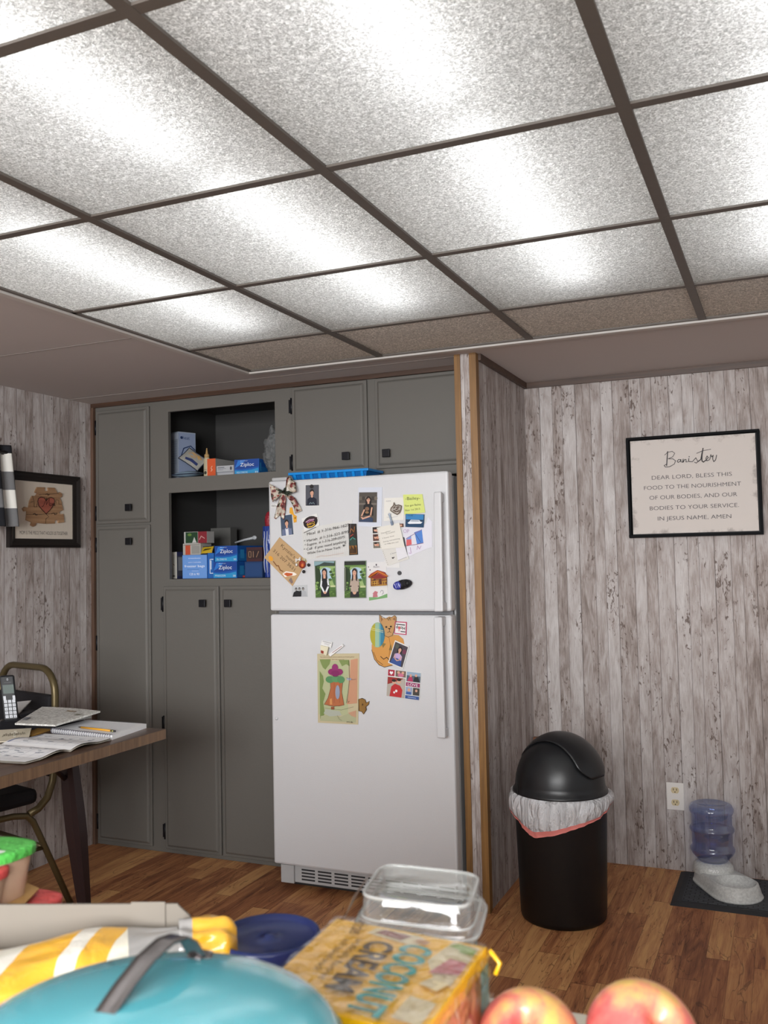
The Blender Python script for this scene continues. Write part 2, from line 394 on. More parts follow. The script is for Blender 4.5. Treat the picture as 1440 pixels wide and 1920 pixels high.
for j in range(1, len(GYS)):
    for i in range(len(GXS)-1):
        x0, x1, y0, y1 = GXS[i]+.003, GXS[i+1]-.003, GYS[j-1]+.003, GYS[j]-.003
        m = MB(); sag = .010 if j < 7 else .004
        def fn(u, v): return (x0+(x1-x0)*v, y0+(y1-y0)*u, H+.0045 - sag*(16*u*(1-u)*v*(1-v))**.7)
        m.grid(fn, 10, 10, PM if j < 7 else PM2)
        o = m.build('ceiling_panel', keep=True)
        tag(o, 'luminous crinkled ceiling panel, %s, %s' % (ROWN[j], COLN[i]), 'ceiling panel', 'luminous ceiling panels', 'thing')
TM = emit_mat('fluorescent_glow', (.965, .985, 1, 1), TUBE_STRENGTH)
TXS = [-1.76, -1.15, -.56, .03, .66]
for j, (y0, y1) in enumerate(((1.66, 2.86), (.42, 1.63), (-.80, .40))):
    for i, x in enumerate(TXS):
        lab = 'lit fluorescent tube above the panels, %s, %s' % (COLN[i], ['row nearest the cabinets', 'middle row of tubes', 'row farthest from the cabinets'][j])
        t = thing('fluorescent_tube', lab, 'light', (x, y0, H+.13), 'fluorescent tubes over the ceiling panels')
        m = MB(); m.tube([(x, y0+.03, H+.155), (x, y1-.03, H+.155)], .016, TM, 10); m.build('tube', t)
        m = MB(); m.box(x-.05, y0, H+.20, x+.05, y1, H+.24, PL)
        for y in (y0, y1-.025): m.box(x-.02, y, H+.13, x+.02, y+.025, H+.20, PL)
        m.build('housing', t)

# ---------------------------------------------------------------- cabinets
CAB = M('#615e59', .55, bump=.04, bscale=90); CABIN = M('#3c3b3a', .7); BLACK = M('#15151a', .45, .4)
def door(par, x0, z0, x1, z1, kx, kz, hinge, hz):
    m = MB(); y = YC; b = .022
    m.box(x0, y-.012, z0, x1, y-.0005, z1, CAB)
    m.hexa([(x0+.012, y-.012, z0+.012), (x1-.012, y-.012, z0+.012), (x1-.012, y-.012, z1-.012), (x0+.012, y-.012, z1-.012),
            (x0+b, y-.020, z0+b), (x1-b, y-.020, z0+b), (x1-b, y-.020, z1-b), (x0+b, y-.020, z1-b)], CAB)
    d = m.build('door', par, bevel=.003)
    k = MB(); k.box(kx-.007, y-.036, kz-.007, kx+.007, y-.020, kz+.007, BLACK); k.box(kx-.017, y-.046, kz-.017, kx+.017, y-.036, kz+.017, BLACK); k.build('knob', d, bevel=.002)
    for z in hz:
        h = MB(); hx = x0-.012 if hinge == 'l' else x1+.012
        pts = [(hx+.009*math.sin(PI*2.5*t/12)*(1 if t % 2 else .8), y-.003, z-.034+.068*t/12) for t in range(13)]
        h.box(hx-.008, y-.004, z-.03, hx+.008, y-.0005, z+.03, BLACK); h.tube([(x0-.003 if hinge == 'l' else x1+.003, y-.009, z-.036), (x0-.003 if hinge == 'l' else x1+.003, y-.009, z+.036)], .0055, BLACK, 8); h.build('hinge', d)
def frame_unit(x0, x1, zb, openings, deep=True):
    """face frame with openings (x0,z0,x1,z1) cut between stiles and rails, plus carcass boards"""
    m = MB(); t = .019; xs = sorted({x0, x1, *[o[0] for o in openings], *[o[2] for o in openings]}); zs = sorted({zb, H-.001, *[o[1] for o in openings], *[o[3] for o in openings]})
    for a, b in zip(xs, xs[1:]):
        run = None
        for c, d in zip(zs, zs[1:]):
            hole = any(o[0] <= (a+b)/2 <= o[2] and o[1] <= (c+d)/2 <= o[3] for o in openings)
            if hole:
                if run: m.box(a, YC, run[0], b, YC+t, run[1], CAB); run = None
            else: run = (run[0], d) if run else (c, d)
        if run: m.box(a, YC, run[0], b, YC+t, run[1], CAB)
    yb = YR-.004
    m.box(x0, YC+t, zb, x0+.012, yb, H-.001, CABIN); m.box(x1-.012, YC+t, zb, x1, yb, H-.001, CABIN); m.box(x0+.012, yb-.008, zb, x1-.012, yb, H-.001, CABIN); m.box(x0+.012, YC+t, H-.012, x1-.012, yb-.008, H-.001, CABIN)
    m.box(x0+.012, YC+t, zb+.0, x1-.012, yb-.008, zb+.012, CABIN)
    return m
t = thing('pantry_cabinet', 'grey tall narrow cabinet with two stacked doors beside the left plank wall', 'cabinet', (-2.94, YC, 0))
frame_unit(XL+.004, -2.790, .001, []).build('body', t)
door(t, -3.118, 1.552, -2.797, 2.112, -2.90, 1.625, 'l', (2.03, 1.605))
door(t, -3.118, .022, -2.797, 1.540, -2.90, 1.462, 'l', (1.45, .97, .11))
t = thing('shelf_cabinet', 'grey cabinet with two open shelves above double doors, left of the refrigerator', 'cabinet', (-2.40, YC, 0))
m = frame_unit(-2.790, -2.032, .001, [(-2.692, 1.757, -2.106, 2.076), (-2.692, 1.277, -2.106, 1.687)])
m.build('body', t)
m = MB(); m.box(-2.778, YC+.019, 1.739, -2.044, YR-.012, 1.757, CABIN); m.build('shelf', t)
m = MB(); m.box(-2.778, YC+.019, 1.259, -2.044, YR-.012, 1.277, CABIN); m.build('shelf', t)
door(t, -2.722, .020, -2.412, 1.243, -2.482, 1.165, 'l', (1.16, .60, .10))
door(t, -2.403, .020, -2.085, 1.243, -2.345, 1.165, 'r', (1.16, .10))
t = thing('overhead_cabinet', 'grey two-door cabinet above the white refrigerator', 'cabinet', (-1.61, YC, 1.70))
m = frame_unit(-2.032, XP0+.003, 1.70, [])
m.build('body', t)
door(t, -2.012, 1.738, -1.643, 2.128, -1.735, 1.800, 'l', (2.045, 1.79))
door(t, -1.605, 1.738, XP0-.035, 2.128, -1.545, 1.800, 'r', (2.04, 1.80))

# ---------------------------------------------------------------- refrigerator
FY = 3.37; FX0, FX1 = -1.987, -1.189
FR = M('#c4c4c6', .38, spec=.5, bump=.06, bscale=260); FRS = M('#a9a9aa', .5); GASK = M('#77777a', .7)
def F(u, v, y=FY): return at(u, v, 'y', y)
t = thing('refrigerator', 'white top-freezer refrigerator covered with photos, notes and magnets', 'refrigerator', ((FX0+FX1)/2, 3.75, 0))
m = MB(); m.box(FX0+.006, FY+.075, .03, FX1-.006, 4.10, 1.675, FRS); m.box(FX0+.03, FY+.10, .0, FX1-.03, 4.08, .03, '#333333'); m.build('body', t, bevel=.006)
m = MB(); m.box(FX0+.012, FY+.055, .12, FX1-.012, FY+.075, 1.672, GASK); m.build('gasket', t)
for z0, z1 in ((1.146, 1.687), (.112, 1.132)):
    m = MB(); m.box(FX0, FY, z0, FX1, FY+.056, z1, FR); d = m.build('door', t, bevel=.009)
    o = MB(); 
    if z0 > 1:
        zt = F(819, 922, 3.325).z; xa, xb = F(813, 922, 3.325).x, F(827, 922, 3.325).x
        o.hexa([(xa-.008, FY-.052, 1.148), (xb-.002, FY-.052, 1.148), (xb-.002, FY-.034, 1.148), (xa-.008, FY-.034, 1.148), (xa, FY-.048, zt), (xb, FY-.048, zt), (xb, FY-.030, zt), (xa, FY-.030, zt)], FR)
        for z in (zt-.04, 1.148): o.box(xa, FY-.036, z, xb-.003, FY, z+.035, FR)
    else:
        zb = F(828, 1384, 3.325).z; xa, xb = F(814, 1155, 3.325).x, F(830, 1155, 3.325).x
        o.hexa([(xa, FY-.050, zb), (xb, FY-.050, zb), (xb, FY-.032, zb), (xa, FY-.032, zb), (xa-.001, FY-.052, 1.128), (xb-.001, FY-.052, 1.128), (xb-.001, FY-.034, 1.128), (xa-.001, FY-.034, 1.128)], FR)
        for z in (zb, 1.093): o.box(xa+.001, FY-.036, z, xb-.003, FY, z+.035, FR)
    o.build('handle', d, bevel=.005)
m = MB(); g0, g1 = FX0+.03, FX1-.02; gy = FY+.035
m.box(g0, gy, .035, g1, gy+.03, .105, FRS); dk = M('#2a2a2c', .8)
for r in range(4):
    for c in range(9): m.box(g0+.08+c*.075, gy-.001, .046+r*.013, g0+.08+c*.075+.062, gy+.002, .053+r*.013, dk)
m.box(g0-.01, gy-.012, .032, g0+.05, gy, .105, FRS); m.build('grille', t, bevel=.003)
m = MB(); p = F(525, 896, FY+.05); m.box(FX0+.012, FY+.008, 1.687, FX0+.085, FY+.055, 1.702, FRS); m.build('hinge_cover', t, bevel=.005)
# small white peg on the lower door
m = MB(); p = F(519, 1347); m.sphere((p.x, FY-.002, p.z), .007, .006, .007, FR, 12, 8); m.build('button', t)
# ---------------------------------------------------------------- right alcove: sign, outlet, bin, waterer
def TX(t, u, v, h, col, w=None, al='c', rot=0, thin=0): return ('t', t, u, v, h, col, al, 1.0, rot, thin, w)
t = thing('wall_sign', 'black-framed cream prayer sign hanging on the right plank wall', 'sign', (-.36, YR-.02, 1.42))
x0, x1, z0, z1 = -.632, -.088, 1.420, 1.860; ya, yb = YR-.036, YR-.001; fw = .011
m = MB(); fb = M('#08090c', .7, spec=.15)
for a in ((x0, z0, x1, z0+fw), (x0, z1-fw, x1, z1), (x0, z0+fw, x0+fw, z1-fw), (x1-fw, z0+fw, x1, z1-fw)): m.box(a[0], ya, a[1], a[2], yb, a[3], fb)
m.box(x0+fw, yb-.008, z0+fw, x1-fw, yb, z1-fw, '#0d0d10'); m.build('frame', t, bevel=.001)
k = NT('aged_canvas'); tc = k.n('ShaderNodeTexCoord'); nz = k.noise(tc.outputs['Object'], 22, 6, .7); sp = k.n('ShaderNodeSeparateXYZ'); k.l(tc.outputs['Object'], sp.inputs[0])
ex = k.math('MAXIMUM', k.math('MULTIPLY', k.math('ABSOLUTE', sp.outputs['X']), 1/.258), k.math('MULTIPLY', k.math('ABSOLUTE', k.math('SUBTRACT', sp.outputs['Z'], .22)), 1/.205))
k.l(k.mix(k.ramp(k.math('MULTIPLY', k.math('MULTIPLY', ex, ex), nz), [(.46, (0, 0, 0)), (.60, (255, 255, 255))]), '#c9c1bb', '#a59c97'), k.b.inputs['Base Color']); k.b.inputs['Roughness'].default_value = .8
m = MB(); cx0, cx1, cz0, cz1 = x0+.017, x1-.017, z0+.016, z1-.016; m.box(cx0, ya+.006, cz0, cx1, yb-.008, cz1, k.m)
Q = [(cx0, ya+.006, cz0), (cx1, ya+.006, cz0), (cx1, ya+.006, cz1), (cx0, ya+.006, cz1)]
ink = '#4c464a'; dk = '#2a2428'
def bn(pts):
    return [((x-206)/1140, (1052-(y+(x-760)*.055))/862) for x, y in pts]
sh = [TX('DEAR LORD, BLESS THIS', .49, .574, .043, ink, .64, thin=-.006), TX('FOOD TO THE NOURISHMENT', .49, .469, .043, ink, .775, thin=-.006), TX('OF OUR BODIES, AND OUR', .495, .362, .043, ink, .70, thin=-.006),
      TX('BODIES TO YOUR SERVICE.', .50, .25, .043, ink, .71, thin=-.006), TX('IN JESUS NAME, AMEN', .50, .138, .043, ink, .585, thin=-.006)]
for pts, w in (([(557, 318), (550, 380), (543, 447)], .0040), ([(528, 350), (556, 324), (600, 316), (622, 334), (602, 366), (560, 384)], .0022), ([(560, 384), (602, 384), (627, 402), (615, 432), (572, 456), (532, 460), (520, 446), (540, 434)], .0026),
    ([(672, 392), (656, 390), (642, 405), (650, 418), (668, 408), (677, 390), (676, 412), (690, 414)], .0026), ([(692, 418), (698, 386), (697, 416), (712, 390), (724, 392), (722, 412), (737, 412)], .0026), ([(750, 382), (746, 408), (760, 410)], .003), ([(752, 364), (755, 368)], .0035),
    ([(760, 410), (782, 410), (814, 376), (822, 392), (831, 410), (816, 424), (800, 416)], .0026), ([(832, 410), (858, 392), (882, 290), (870, 350), (868, 404), (880, 415), (904, 398)], .0040), ([(822, 336), (880, 312), (952, 300)], .0020), ([(905, 395), (926, 376), (916, 360), (904, 382), (912, 404), (936, 394)], .0026),
    ([(938, 392), (950, 348), (957, 370), (971, 354), (964, 386), (974, 412), (990, 396), (1002, 352)], .0026)):
    sh.append(('l', bn(pts), w, dk))
m.art(Q, sh, lift=.0003); m.build('canvas', t)

t = thing('wall_outlet', 'white duplex wall outlet low on the right plank wall', 'outlet', (-.481, YR, .254))
m = MB(); m.box(-.517, YR-.006, .254, -.446, YR-.001, .369, M('#dedad6', .4)); m.build('cover_plate', t, bevel=.002)
for zc in (.338, .286):
    m = MB(); m.prism([(-.4815+.0165*math.cos(2*PI*i/20), YR-.009, zc+max(-.0125, min(.0125, .0165*math.sin(2*PI*i/20)))) for i in range(20)], (0, .003, 0), '#cdbd98')
    for dx in (-.0065, .0065): m.box(-.4815+dx-.0012, YR-.0096, zc-.001, -.4815+dx+.0012, YR-.009, zc+.008, '#241c14')
    m.prism([(-.4815+.0024*math.cos(2*PI*i/10), YR-.0096, zc-.007+.0024*math.sin(2*PI*i/10)) for i in range(10)], (0, .0006, 0), '#241c14'); m.build('socket', t)

BX, BY = -.825, 3.525
BLK = M('#0e0e10', .42, spec=.45, bump=.05, bscale=300); BLKL = M('#16171a', .36, spec=.5)
t = thing('trash_can', 'tall round black swing-top trash can in the alcove corner', 'trash can', (BX, BY, 0))
m = MB(); m.lathe((BX, BY, 0), [(0, 0), (.150, 0), (.157, .006), (.160, .02), (.173, .45), (.176, .468), (.160, .468)], BLK, 56); m.build('body', t)
m = MB(); RZ, HD = .168, .192; zb = .474
m.lathe((BX, BY, zb), [(.174, -.012), (.178, -.008), (.177, .0), (.169, .006)] + [(RZ*math.cos(a*PI/2/14)**.92 if a < 14 else 0, .006+HD*math.sin(a*PI/2/14)) for a in range(1, 15)], BLKL, 56)
va = Vector((-.364, -.931, 0)).normalized(); vb = Vector((.931, -.364, 0)).normalized()      # axis of the swing flap, and the side it opens to
m.box(BX+va.x*.1685-.001-.06, BY+va.y*.1685-.003+.0, zb+.0, BX+va.x*.1685-.06+.001, BY+va.y*.1685, zb+.085, '#050505'); l = m.build('lid', t)
m = MB()
def flap(u, v, off=0):
    w = (u*2-1); ph = math.radians(150 - 135*v)           # from the far left side over the top to the right
    lim = .46*(1 - max(0, (v-.84)/.16)**2.4*.6)*(1-.45*max(0, (.14-v)/.14)**2)
    a = w*lim; s = math.sqrt(max(0, 1-a*a)); r = 1.004+off+.05*min(1, v*1.6)+.03*max(0, v-.6)
    p = va*(a*RZ*r) + vb*(math.cos(ph)*s*RZ*r) + Vector((0, 0, 1))*(max(-.02, math.sin(ph))*s*HD*(r+.012))
    return Vector((BX, BY, zb+.006)) + p
m.grid(lambda u, v: flap(u, v*.99+.005), 26, 40, BLKL); m.build('swing_flap', t, solid=.005)

t = thing('trash_bag', 'white plastic bag folded over the rim of the black trash can', 'trash bag', (BX, BY, .30))
k = NT('bag_film'); tr = k.n('ShaderNodeBsdfTransparent'); bs = k.b; bs.inputs['Base Color'].default_value = rgb('#e3e3e6'); bs.inputs['Roughness'].default_value = .28
tc = k.n('ShaderNodeTexCoord'); mp = k.n('ShaderNodeMapping'); mp.inputs['Scale'].default_value = (26, 26, 9); k.l(tc.outputs['Object'], mp.inputs[0]); bp = k.n('ShaderNodeBump', Strength=1.0, Distance=.03); k.l(k.noise(mp.outputs[0], 1.0, 4, .6, 1.4), bp.inputs['Height']); k.l(bp.outputs['Normal'], bs.inputs['Normal'])
mx = k.n('ShaderNodeMixShader', Fac=.80); k.l(tr.outputs[0], mx.inputs[1]); k.l(bs.outputs[0], mx.inputs[2]); k.l(mx.outputs[0], k.out.inputs['Surface']); BAG = k.m
def low(th):      # lower hem: lowest at the camera's left, rising to the right
    d = th - math.radians(-114); d = (d+PI) % (2*PI) - PI
    return .322 + (.052*math.sqrt(d*d+.01) if d > 0 else min(.12, .112*math.sqrt(d*d+.01)))*(1 if abs(d) < 2.3 else 2.3/abs(d))
def bagp(u, v, o=0):
    th = 2*PI*u; zt = .466; z = zt + (low(th)-zt)*v; rb = .160+.013*(z-.02)/.43
    w = mnoise.noise(Vector((math.cos(th)*3, math.sin(th)*3, z*4)))*.008 + mnoise.noise(Vector((math.cos(th)*11, math.sin(th)*11, z*10)))*.006
    r = rb + .010 + .014*math.sin(PI*min(1, v*1.05))**.6*(.75+.25*math.sin(th*7)) + w*(.4+v) + o
    if v < .06: r = .179
    return Vector((BX+r*math.cos(th), BY+r*math.sin(th), z))
m = MB(); m.grid(lambda u, v: bagp(u, v*.86), 120, 14, BAG, True, True); m.build('film', t)
m = MB(); m.grid(lambda u, v: bagp(u, .84+v*.17, .0015), 120, 3, M('#e58a84', .4), True, True); m.build('drawstring', t)

t = tag(MB().box(-1.082, 4.13, .0, -1.056, 4.155, .536, wood_mat('lath_wood', '#6b4228', '#8c5c3c', 'z')).build('wooden_stick'), 'thin brown wooden stick standing in the corner behind the trash can', 'stick')

# floor mat and pet waterer
t = thing('floor_mat', 'charcoal ribbed rubber mat on the floor under the pet waterer', 'mat', (-.1, 3.97, 0))
k = NT('woven_rubber'); tc = k.n('ShaderNodeTexCoord'); br = k.n('ShaderNodeTexBrick', Scale=14); br.inputs['Color1'].default_value = rgb('#4a4d52'); br.inputs['Color2'].default_value = rgb('#3d4045'); br.inputs['Mortar'].default_value = rgb('#1c1d20'); br.inputs['Mortar Size'].default_value = .03
k.l(tc.outputs['Object'], br.inputs['Vector']); k.l(br.outputs['Color'], k.b.inputs['Base Color']); k.b.inputs['Roughness'].default_value = .7
bp = k.n('ShaderNodeBump', Strength=.6, Distance=.004); k.l(br.outputs['Fac'], bp.inputs['Height']); bp.invert = True; k.l(bp.outputs['Normal'], k.b.inputs['Normal'])
ax0, ax1, ay0, ay1 = -.468, .16, 3.762, 4.172
m = MB(); m.hexa([(ax0, ay0, 0), (ax1, ay0, 0), (ax1, ay1, 0), (ax0, ay1, 0), (ax0+.022, ay0+.022, .010), (ax1-.022, ay0+.022, .010), (ax1-.022, ay1-.022, .010), (ax0+.022, ay1-.022, .010)], M('#2d2e31', .6)); m.build('border', t)
m = MB(); m.box(ax0+.04, ay0+.04, .009, ax1-.04, ay1-.04, .0125, k.m); m.build('pad', t)
A = Vector((-.327, 4.045, .0125)); bc = at(1379, 1652, 'z', .068); B = Vector((bc.x, bc.y, .0125))
STONE = NT('speckled_plastic'); nz = STONE.noise(STONE.n('ShaderNodeTexCoord').outputs['Object'], 110, 4, .7); STONE.l(STONE.ramp(nz, [(.35, '#b3b4b2'), (.65, '#cfd0cd')]), STONE.b.inputs['Base Color']); STONE.b.inputs['Roughness'].default_value = .38; STONE = STONE.m
t = thing('pet_waterer', 'grey pet water dispenser with a blue bottle, standing on the black mat', 'pet waterer', (A.x, A.y, .0125))
def hull(ra, rb, z, n=72):
    o = []
    for i in range(n):
        d = Vector((math.cos(2*PI*i/n), math.sin(2*PI*i/n), 0)); a, b = A.dot(d)+ra, B.dot(d)+rb
        w = 1/(1+math.exp(-(b-a)*90)); p = (A+d*ra)*(1-w) + (B+d*rb)*w; o.append(Vector((p.x, p.y, A.z+z)))
    return o
m = MB(); lv = [hull(.080, .098, .0), hull(.082, .101, .004), hull(.081, .099, .009), hull(.078, .095, .010), hull(.077, .094, .020), hull(.070, .084, .052), hull(.066, .079, .055)]
n = 72; inner = [Vector((B.x+.076*math.cos(2*PI*i/n), B.y+.076*math.sin(2*PI*i/n), A.z+.0548)) for i in range(n)]
vs = sum(lv, []) + inner; L = len(lv)+1
m.add(vs, [(j*n+i, j*n+(i+1) % n, (j+1)*n+(i+1) % n, (j+1)*n+i) for j in range(L-1) for i in range(n)], STONE, True)
m.lathe(B, [(.076, .0548), (.072, .050), (.066, .030), (.055, .022), (0, .020)], STONE, n)
m.build('bowl_base', t)
m = MB(); m.lathe(A, [(.079, .044), (.079, .058), (.076, .072), (.066, .082), (.058, .086), (.050, .088)], STONE, 48)
m.art([A+Vector((-.02+.008, -.079, .060)), A+Vector((.022+.008, -.078, .060)), A+Vector((.022+.008, -.0765, .074)), A+Vector((-.02+.008, -.0775, .074))], [('l', [(.05, .9), (.35, .75), (.1, .45)], .003, '#e8e8e8'), ('l', [(.4, .2), (.5, .9), (.62, .2)], .003, '#e8e8e8'), ('l', [(.72, .95), (.9, .6), (.75, .2)], .003, '#e8e8e8')], lift=.001)
m.build('collar', t)
m = MB(); BZ = A.copy()
prof = [(.050, .084), (.058, .092), (.080, .118), (.086, .130), (.0865, .138), (.081, .146), (.0785, .150), (.0785, .198), (.082, .204), (.0865, .212), (.0865, .219), (.081, .227), (.0785, .232), (.0785, .272), (.083, .280), (.0865, .289), (.0865, .297), (.080, .311), (.068, .3165), (.060, .318), (.056, .3145), (.0, .3145)]
m.lathe(BZ, prof, clear_mat('blue_bottle_plastic', '#b3c5ec', .05, .05, .10), 56); bt = m.build('bottle', t)
m = MB(); m.lathe(BZ, [(0, .088), (.050, .090), (.076, .118), (.082, .135), (.0765, .150), (.0765, .198), (.082, .213), (.082, .217), (0, .2175)], clear_mat('blue_water', '#a9c0ec', .01, .02), 48); m.build('water', bt)
m = MB(); m.tube([A+Vector((.030, -.074, .052)), A+Vector((.034, -.078, .026))], .004, '#33302e', 8); m.build('spout', t)

# ---------------------------------------------------------------- left wall: picture and curtain
t = thing('framed_picture', 'dark-framed family puzzle picture hanging on the left plank wall', 'picture', (XL+.01, 3.30, 1.437))
y0, y1, z0, z1 = 3.080, 3.527, 1.437, 1.778; xw = XL+.001; fr = M('#1d1715', .4); w = .040
m = MB()
def rail(a, b, c, d):   # mitred rail: outer a,b inner d,c
    m.hexa([(xw, *a), (xw, *b), (xw, *c), (xw, *d), (xw+.020, *a), (xw+.020, *b), (xw+.012, *c), (xw+.012, *d)], fr)
    ia = tuple(a[i]+(d[i]-a[i])*.25 for i in (0, 1)); ib = tuple(b[i]+(c[i]-b[i])*.25 for i in (0, 1)); ic = tuple(a[i]+(d[i]-a[i])*.55 for i in (0, 1)); idd = tuple(b[i]+(c[i]-b[i])*.55 for i in (0, 1))
    m.hexa([(xw+.015, *ia), (xw+.015, *ib), (xw+.012, *idd), (xw+.012, *ic), (xw+.027, *ia), (xw+.027, *ib), (xw+.02, *idd), (xw+.02, *ic)], fr)
O = [(y0, z0), (y1, z0), (y1, z1), (y0, z1)]; I = [(y0+w, z0+w), (y1-w, z0+w), (y1-w, z1-w), (y0+w, z1-w)]
for i in range(4): rail(O[i], O[(i+1) % 4], I[(i+1) % 4], I[i])
m.build('frame', t, weld=True)
m = MB(); m.box(xw, y0+w-.002, z0+w-.002, xw+.006, y1-w+.002, z1-w+.002, M('#cfc4b6', .8))
Q = [(xw+.006, y0+w, z0+w), (xw+.006, y1-w, z0+w), (xw+.006, y1-w, z1-w), (xw+.006, y0+w, z1-w)]
m.art(Q, [TX('MOM IS THE PIECE THAT HOLDS US TOGETHER', .5, .075, .062, '#4a4340', .82)] + [('l', [(u, 0.01), (u+.01, .99)], .0006, '#bfb3a4') for u in (.2, .41, .62, .83)]); bd = m.build('backing', t)
def pz(x, y):
    u = (x-270)/755; tp = 690+95*u; bo = 1505+30*u; v = (bo-y)/(bo-tp); return Vector((xw+.0065, y0+w+u*(y1-y0-2*w), z0+w+v*(z1-z0-2*w)))
PZ = [(545, 800), (640, 805), (632, 850), (658, 862), (686, 850), (682, 810), (765, 815), (805, 890), (840, 878), (870, 905), (864, 945), (835, 955), (860, 1020), (880, 1130), (840, 1140), (825, 1165), (850, 1187), (885, 1180), (897, 1295), (820, 1305), (815, 1270), (790, 1255), (765, 1280), (770, 1310), (640, 1310), (530, 1295), (522, 1330), (490, 1347), (460, 1325), (472, 1285), (405, 1255), (415, 1130), (378, 1132), (360, 1095), (385, 1070), (435, 1085), (450, 990), (480, 920), (522, 920), (546, 890), (513, 870)]
pw = wood_mat('puzzle_wood', '#8a6548', '#b08a66', 'y')
m = MB(); m.prism([pz(*p) for p in PZ], (.007, 0, 0), pw)
def ln(*p): return [tuple(pz(*q)+Vector((.0073, 0, 0))) for q in p]
for p in (ln((480, 920), (500, 1000), (500, 1075), (530, 1075), (540, 1030)), ln((450, 1010), (490, 1000)), ln((860, 1045), (820, 1045), (820, 990), (780, 985), (785, 1030)), ln((560, 905), (820, 895)), ln((405, 1175), (560, 1180), (650, 1175)), ln((650, 1175), (690, 1215), (650, 1240), (645, 1308)), ln((650, 1180), (800, 1165))):
    m.tube(p, .0009, '#33211a', 5)
for p in (((645, 905), (695, 910)), ((485, 1175), (540, 1185)), ((720, 1175), (795, 1178))):
    m.tube(ln(p[0], ((p[0][0]+p[1][0])/2, p[0][1]-10), ((p[0][0]+p[1][0])/2+6, p[0][1]+12), p[1]), .0016, '#2a1a14', 5)
m.build('puzzle', t)
hp = [(648, 1172), (600, 1120), (555, 1060), (541, 1000), (550, 960), (580, 940), (620, 950), (650, 995), (680, 958), (715, 948), (748, 965), (758, 1000), (745, 1050), (705, 1115)]
m = MB(); m.prism([pz(*p)+Vector((.007, 0, 0)) for p in hp], (.003, 0, 0), wood_mat('heart_wood', '#8c4a3c', '#a9604c', 'y')); m.tube([pz(*p)+Vector((.0095, 0, 0)) for p in hp], .0016, '#2c1512', 5, True)
c0 = pz(575, 1090)+Vector((.0102, 0, 0)); m.art([c0, c0+Vector((0, .09, 0)), c0+Vector((0, .09, .05)), c0+Vector((0, 0, .05))], [('l', [(.08, .1), (.2, .2), (.42, .95), (.40, .3), (.62, .9), (.6, .3), (.68, .25)], .0022, '#2c1512'), ('l', [(.72, .5), (.66, .35), (.72, .22), (.79, .36), (.73, .5)], .0016, '#2c1512'), ('l', [(.80, .25), (.83, .5), (.86, .25), (.90, .5), (.93, .25), (.97, .5), (.99, .25), (1.05, .3)], .0016, '#2c1512')]); m.build('heart', t)

t = thing('window_curtain', 'black and white buffalo check valance edge beside the puzzle picture', 'curtain', (XL+.08, 2.75, 1.52))
kw, kg, kb = M('#d9d7d0', .9), M('#6d6d6e', .9, bump=.3, bscale=500), M('#17181d', .9)
ys0, ys1 = 2.42, 3.052
def cm(u, v):
    i = int((1-u)*13*.999); j = int((v*4.45))
    if v > .90: return kb if i % 2 == 0 or u < .985 else kg
    a, b = i % 2 == 0, j % 2 == 0
    return (kw if not b else kg) if a else (kg if not b else kb)
m = MB()
m.grid(lambda u, v: Vector((XL+.072+.018*math.sin(u*52)*(1.15-.6*v)+.012*(1-v), ys0+(ys1-ys0)*u-(.022*v if u > .5 else 0), 1.525+.352*v)), 104, 40, cm); m.build('cloth', t, solid=.002)
m = MB(); m.tube([(XL+.072, ys0-.05, 1.845), (XL+.072, ys1-.03, 1.845)], .007, '#2a2624', 8); m.box(XL+.001, ys1-.06, 1.835, XL+.07, ys1-.05, 1.855, '#2a2624'); m.build('rod', t)

# ---------------------------------------------------------------- table, chair and the things on the table
TZ = .742
WAL = wood_mat('table_walnut', '#4a3830', '#6d5546', 'y', .7, .32); WALE = wood_mat('table_edge_walnut', '#5d4735', '#7d6249', 'z', 1.0, .45)
t = thing('dining_table', 'brown wood-look table with dark tapered legs by the left wall', 'table', (-2.54, 2.0, 0))
tx0, tx1, ty0, ty1 = -2.80, -2.132, 1.35, 2.852
m = MB(); m.box(tx0, ty0, TZ-.036, tx1, ty1, TZ-.001, WALE); m.box(tx0+.001, ty0+.001, TZ-.001, tx1-.001, ty1-.001, TZ, WAL); m.build('tabletop', t, bevel=.002)
LEG = M('#2c2021', .35, .3); 
def tleg(x, y, dx, dy):
    m = MB(); top = Vector((x, y, TZ-.036)); ft = Vector((x+dx*.055, y+dy*.10, 0)); secs = []
    for f, w in ((0, .021), (.30, .0255), (.42, .0255), (1, .011)):
        c = top.lerp(ft, f); secs.append([(c.x-w, c.y-w, c.z), (c.x+w*.5, c.y-w*1.05, c.z), (c.x+w, c.y-w*.5, c.z), (c.x+w, c.y+w, c.z), (c.x-w, c.y+w, c.z)])
    vs = sum(secs, []); fs = [(0, 1, 2, 3, 4), tuple(range(19, 14, -1))] + [(j*5+i, (j+1)*5+i, (j+1)*5+(i+1) % 5, j*5+(i+1) % 5) for j in range(3) for i in range(5)]
    m.add(vs, fs, LEG); m.tube([(x, y-dy*.015, TZ-.13), (x-dx*.02, y-dy*.12, TZ-.036)], .009, LEG, 6)
    m.build('leg', t, weld=True)
for x, y, dy in ((tx1-.205, ty1-.285, 1), (tx1-.205, ty0+.25, -1), (tx0+.09, ty1-.46, 1), (tx0+.09, ty0+.25, -1)): tleg(x, y, 0, dy)

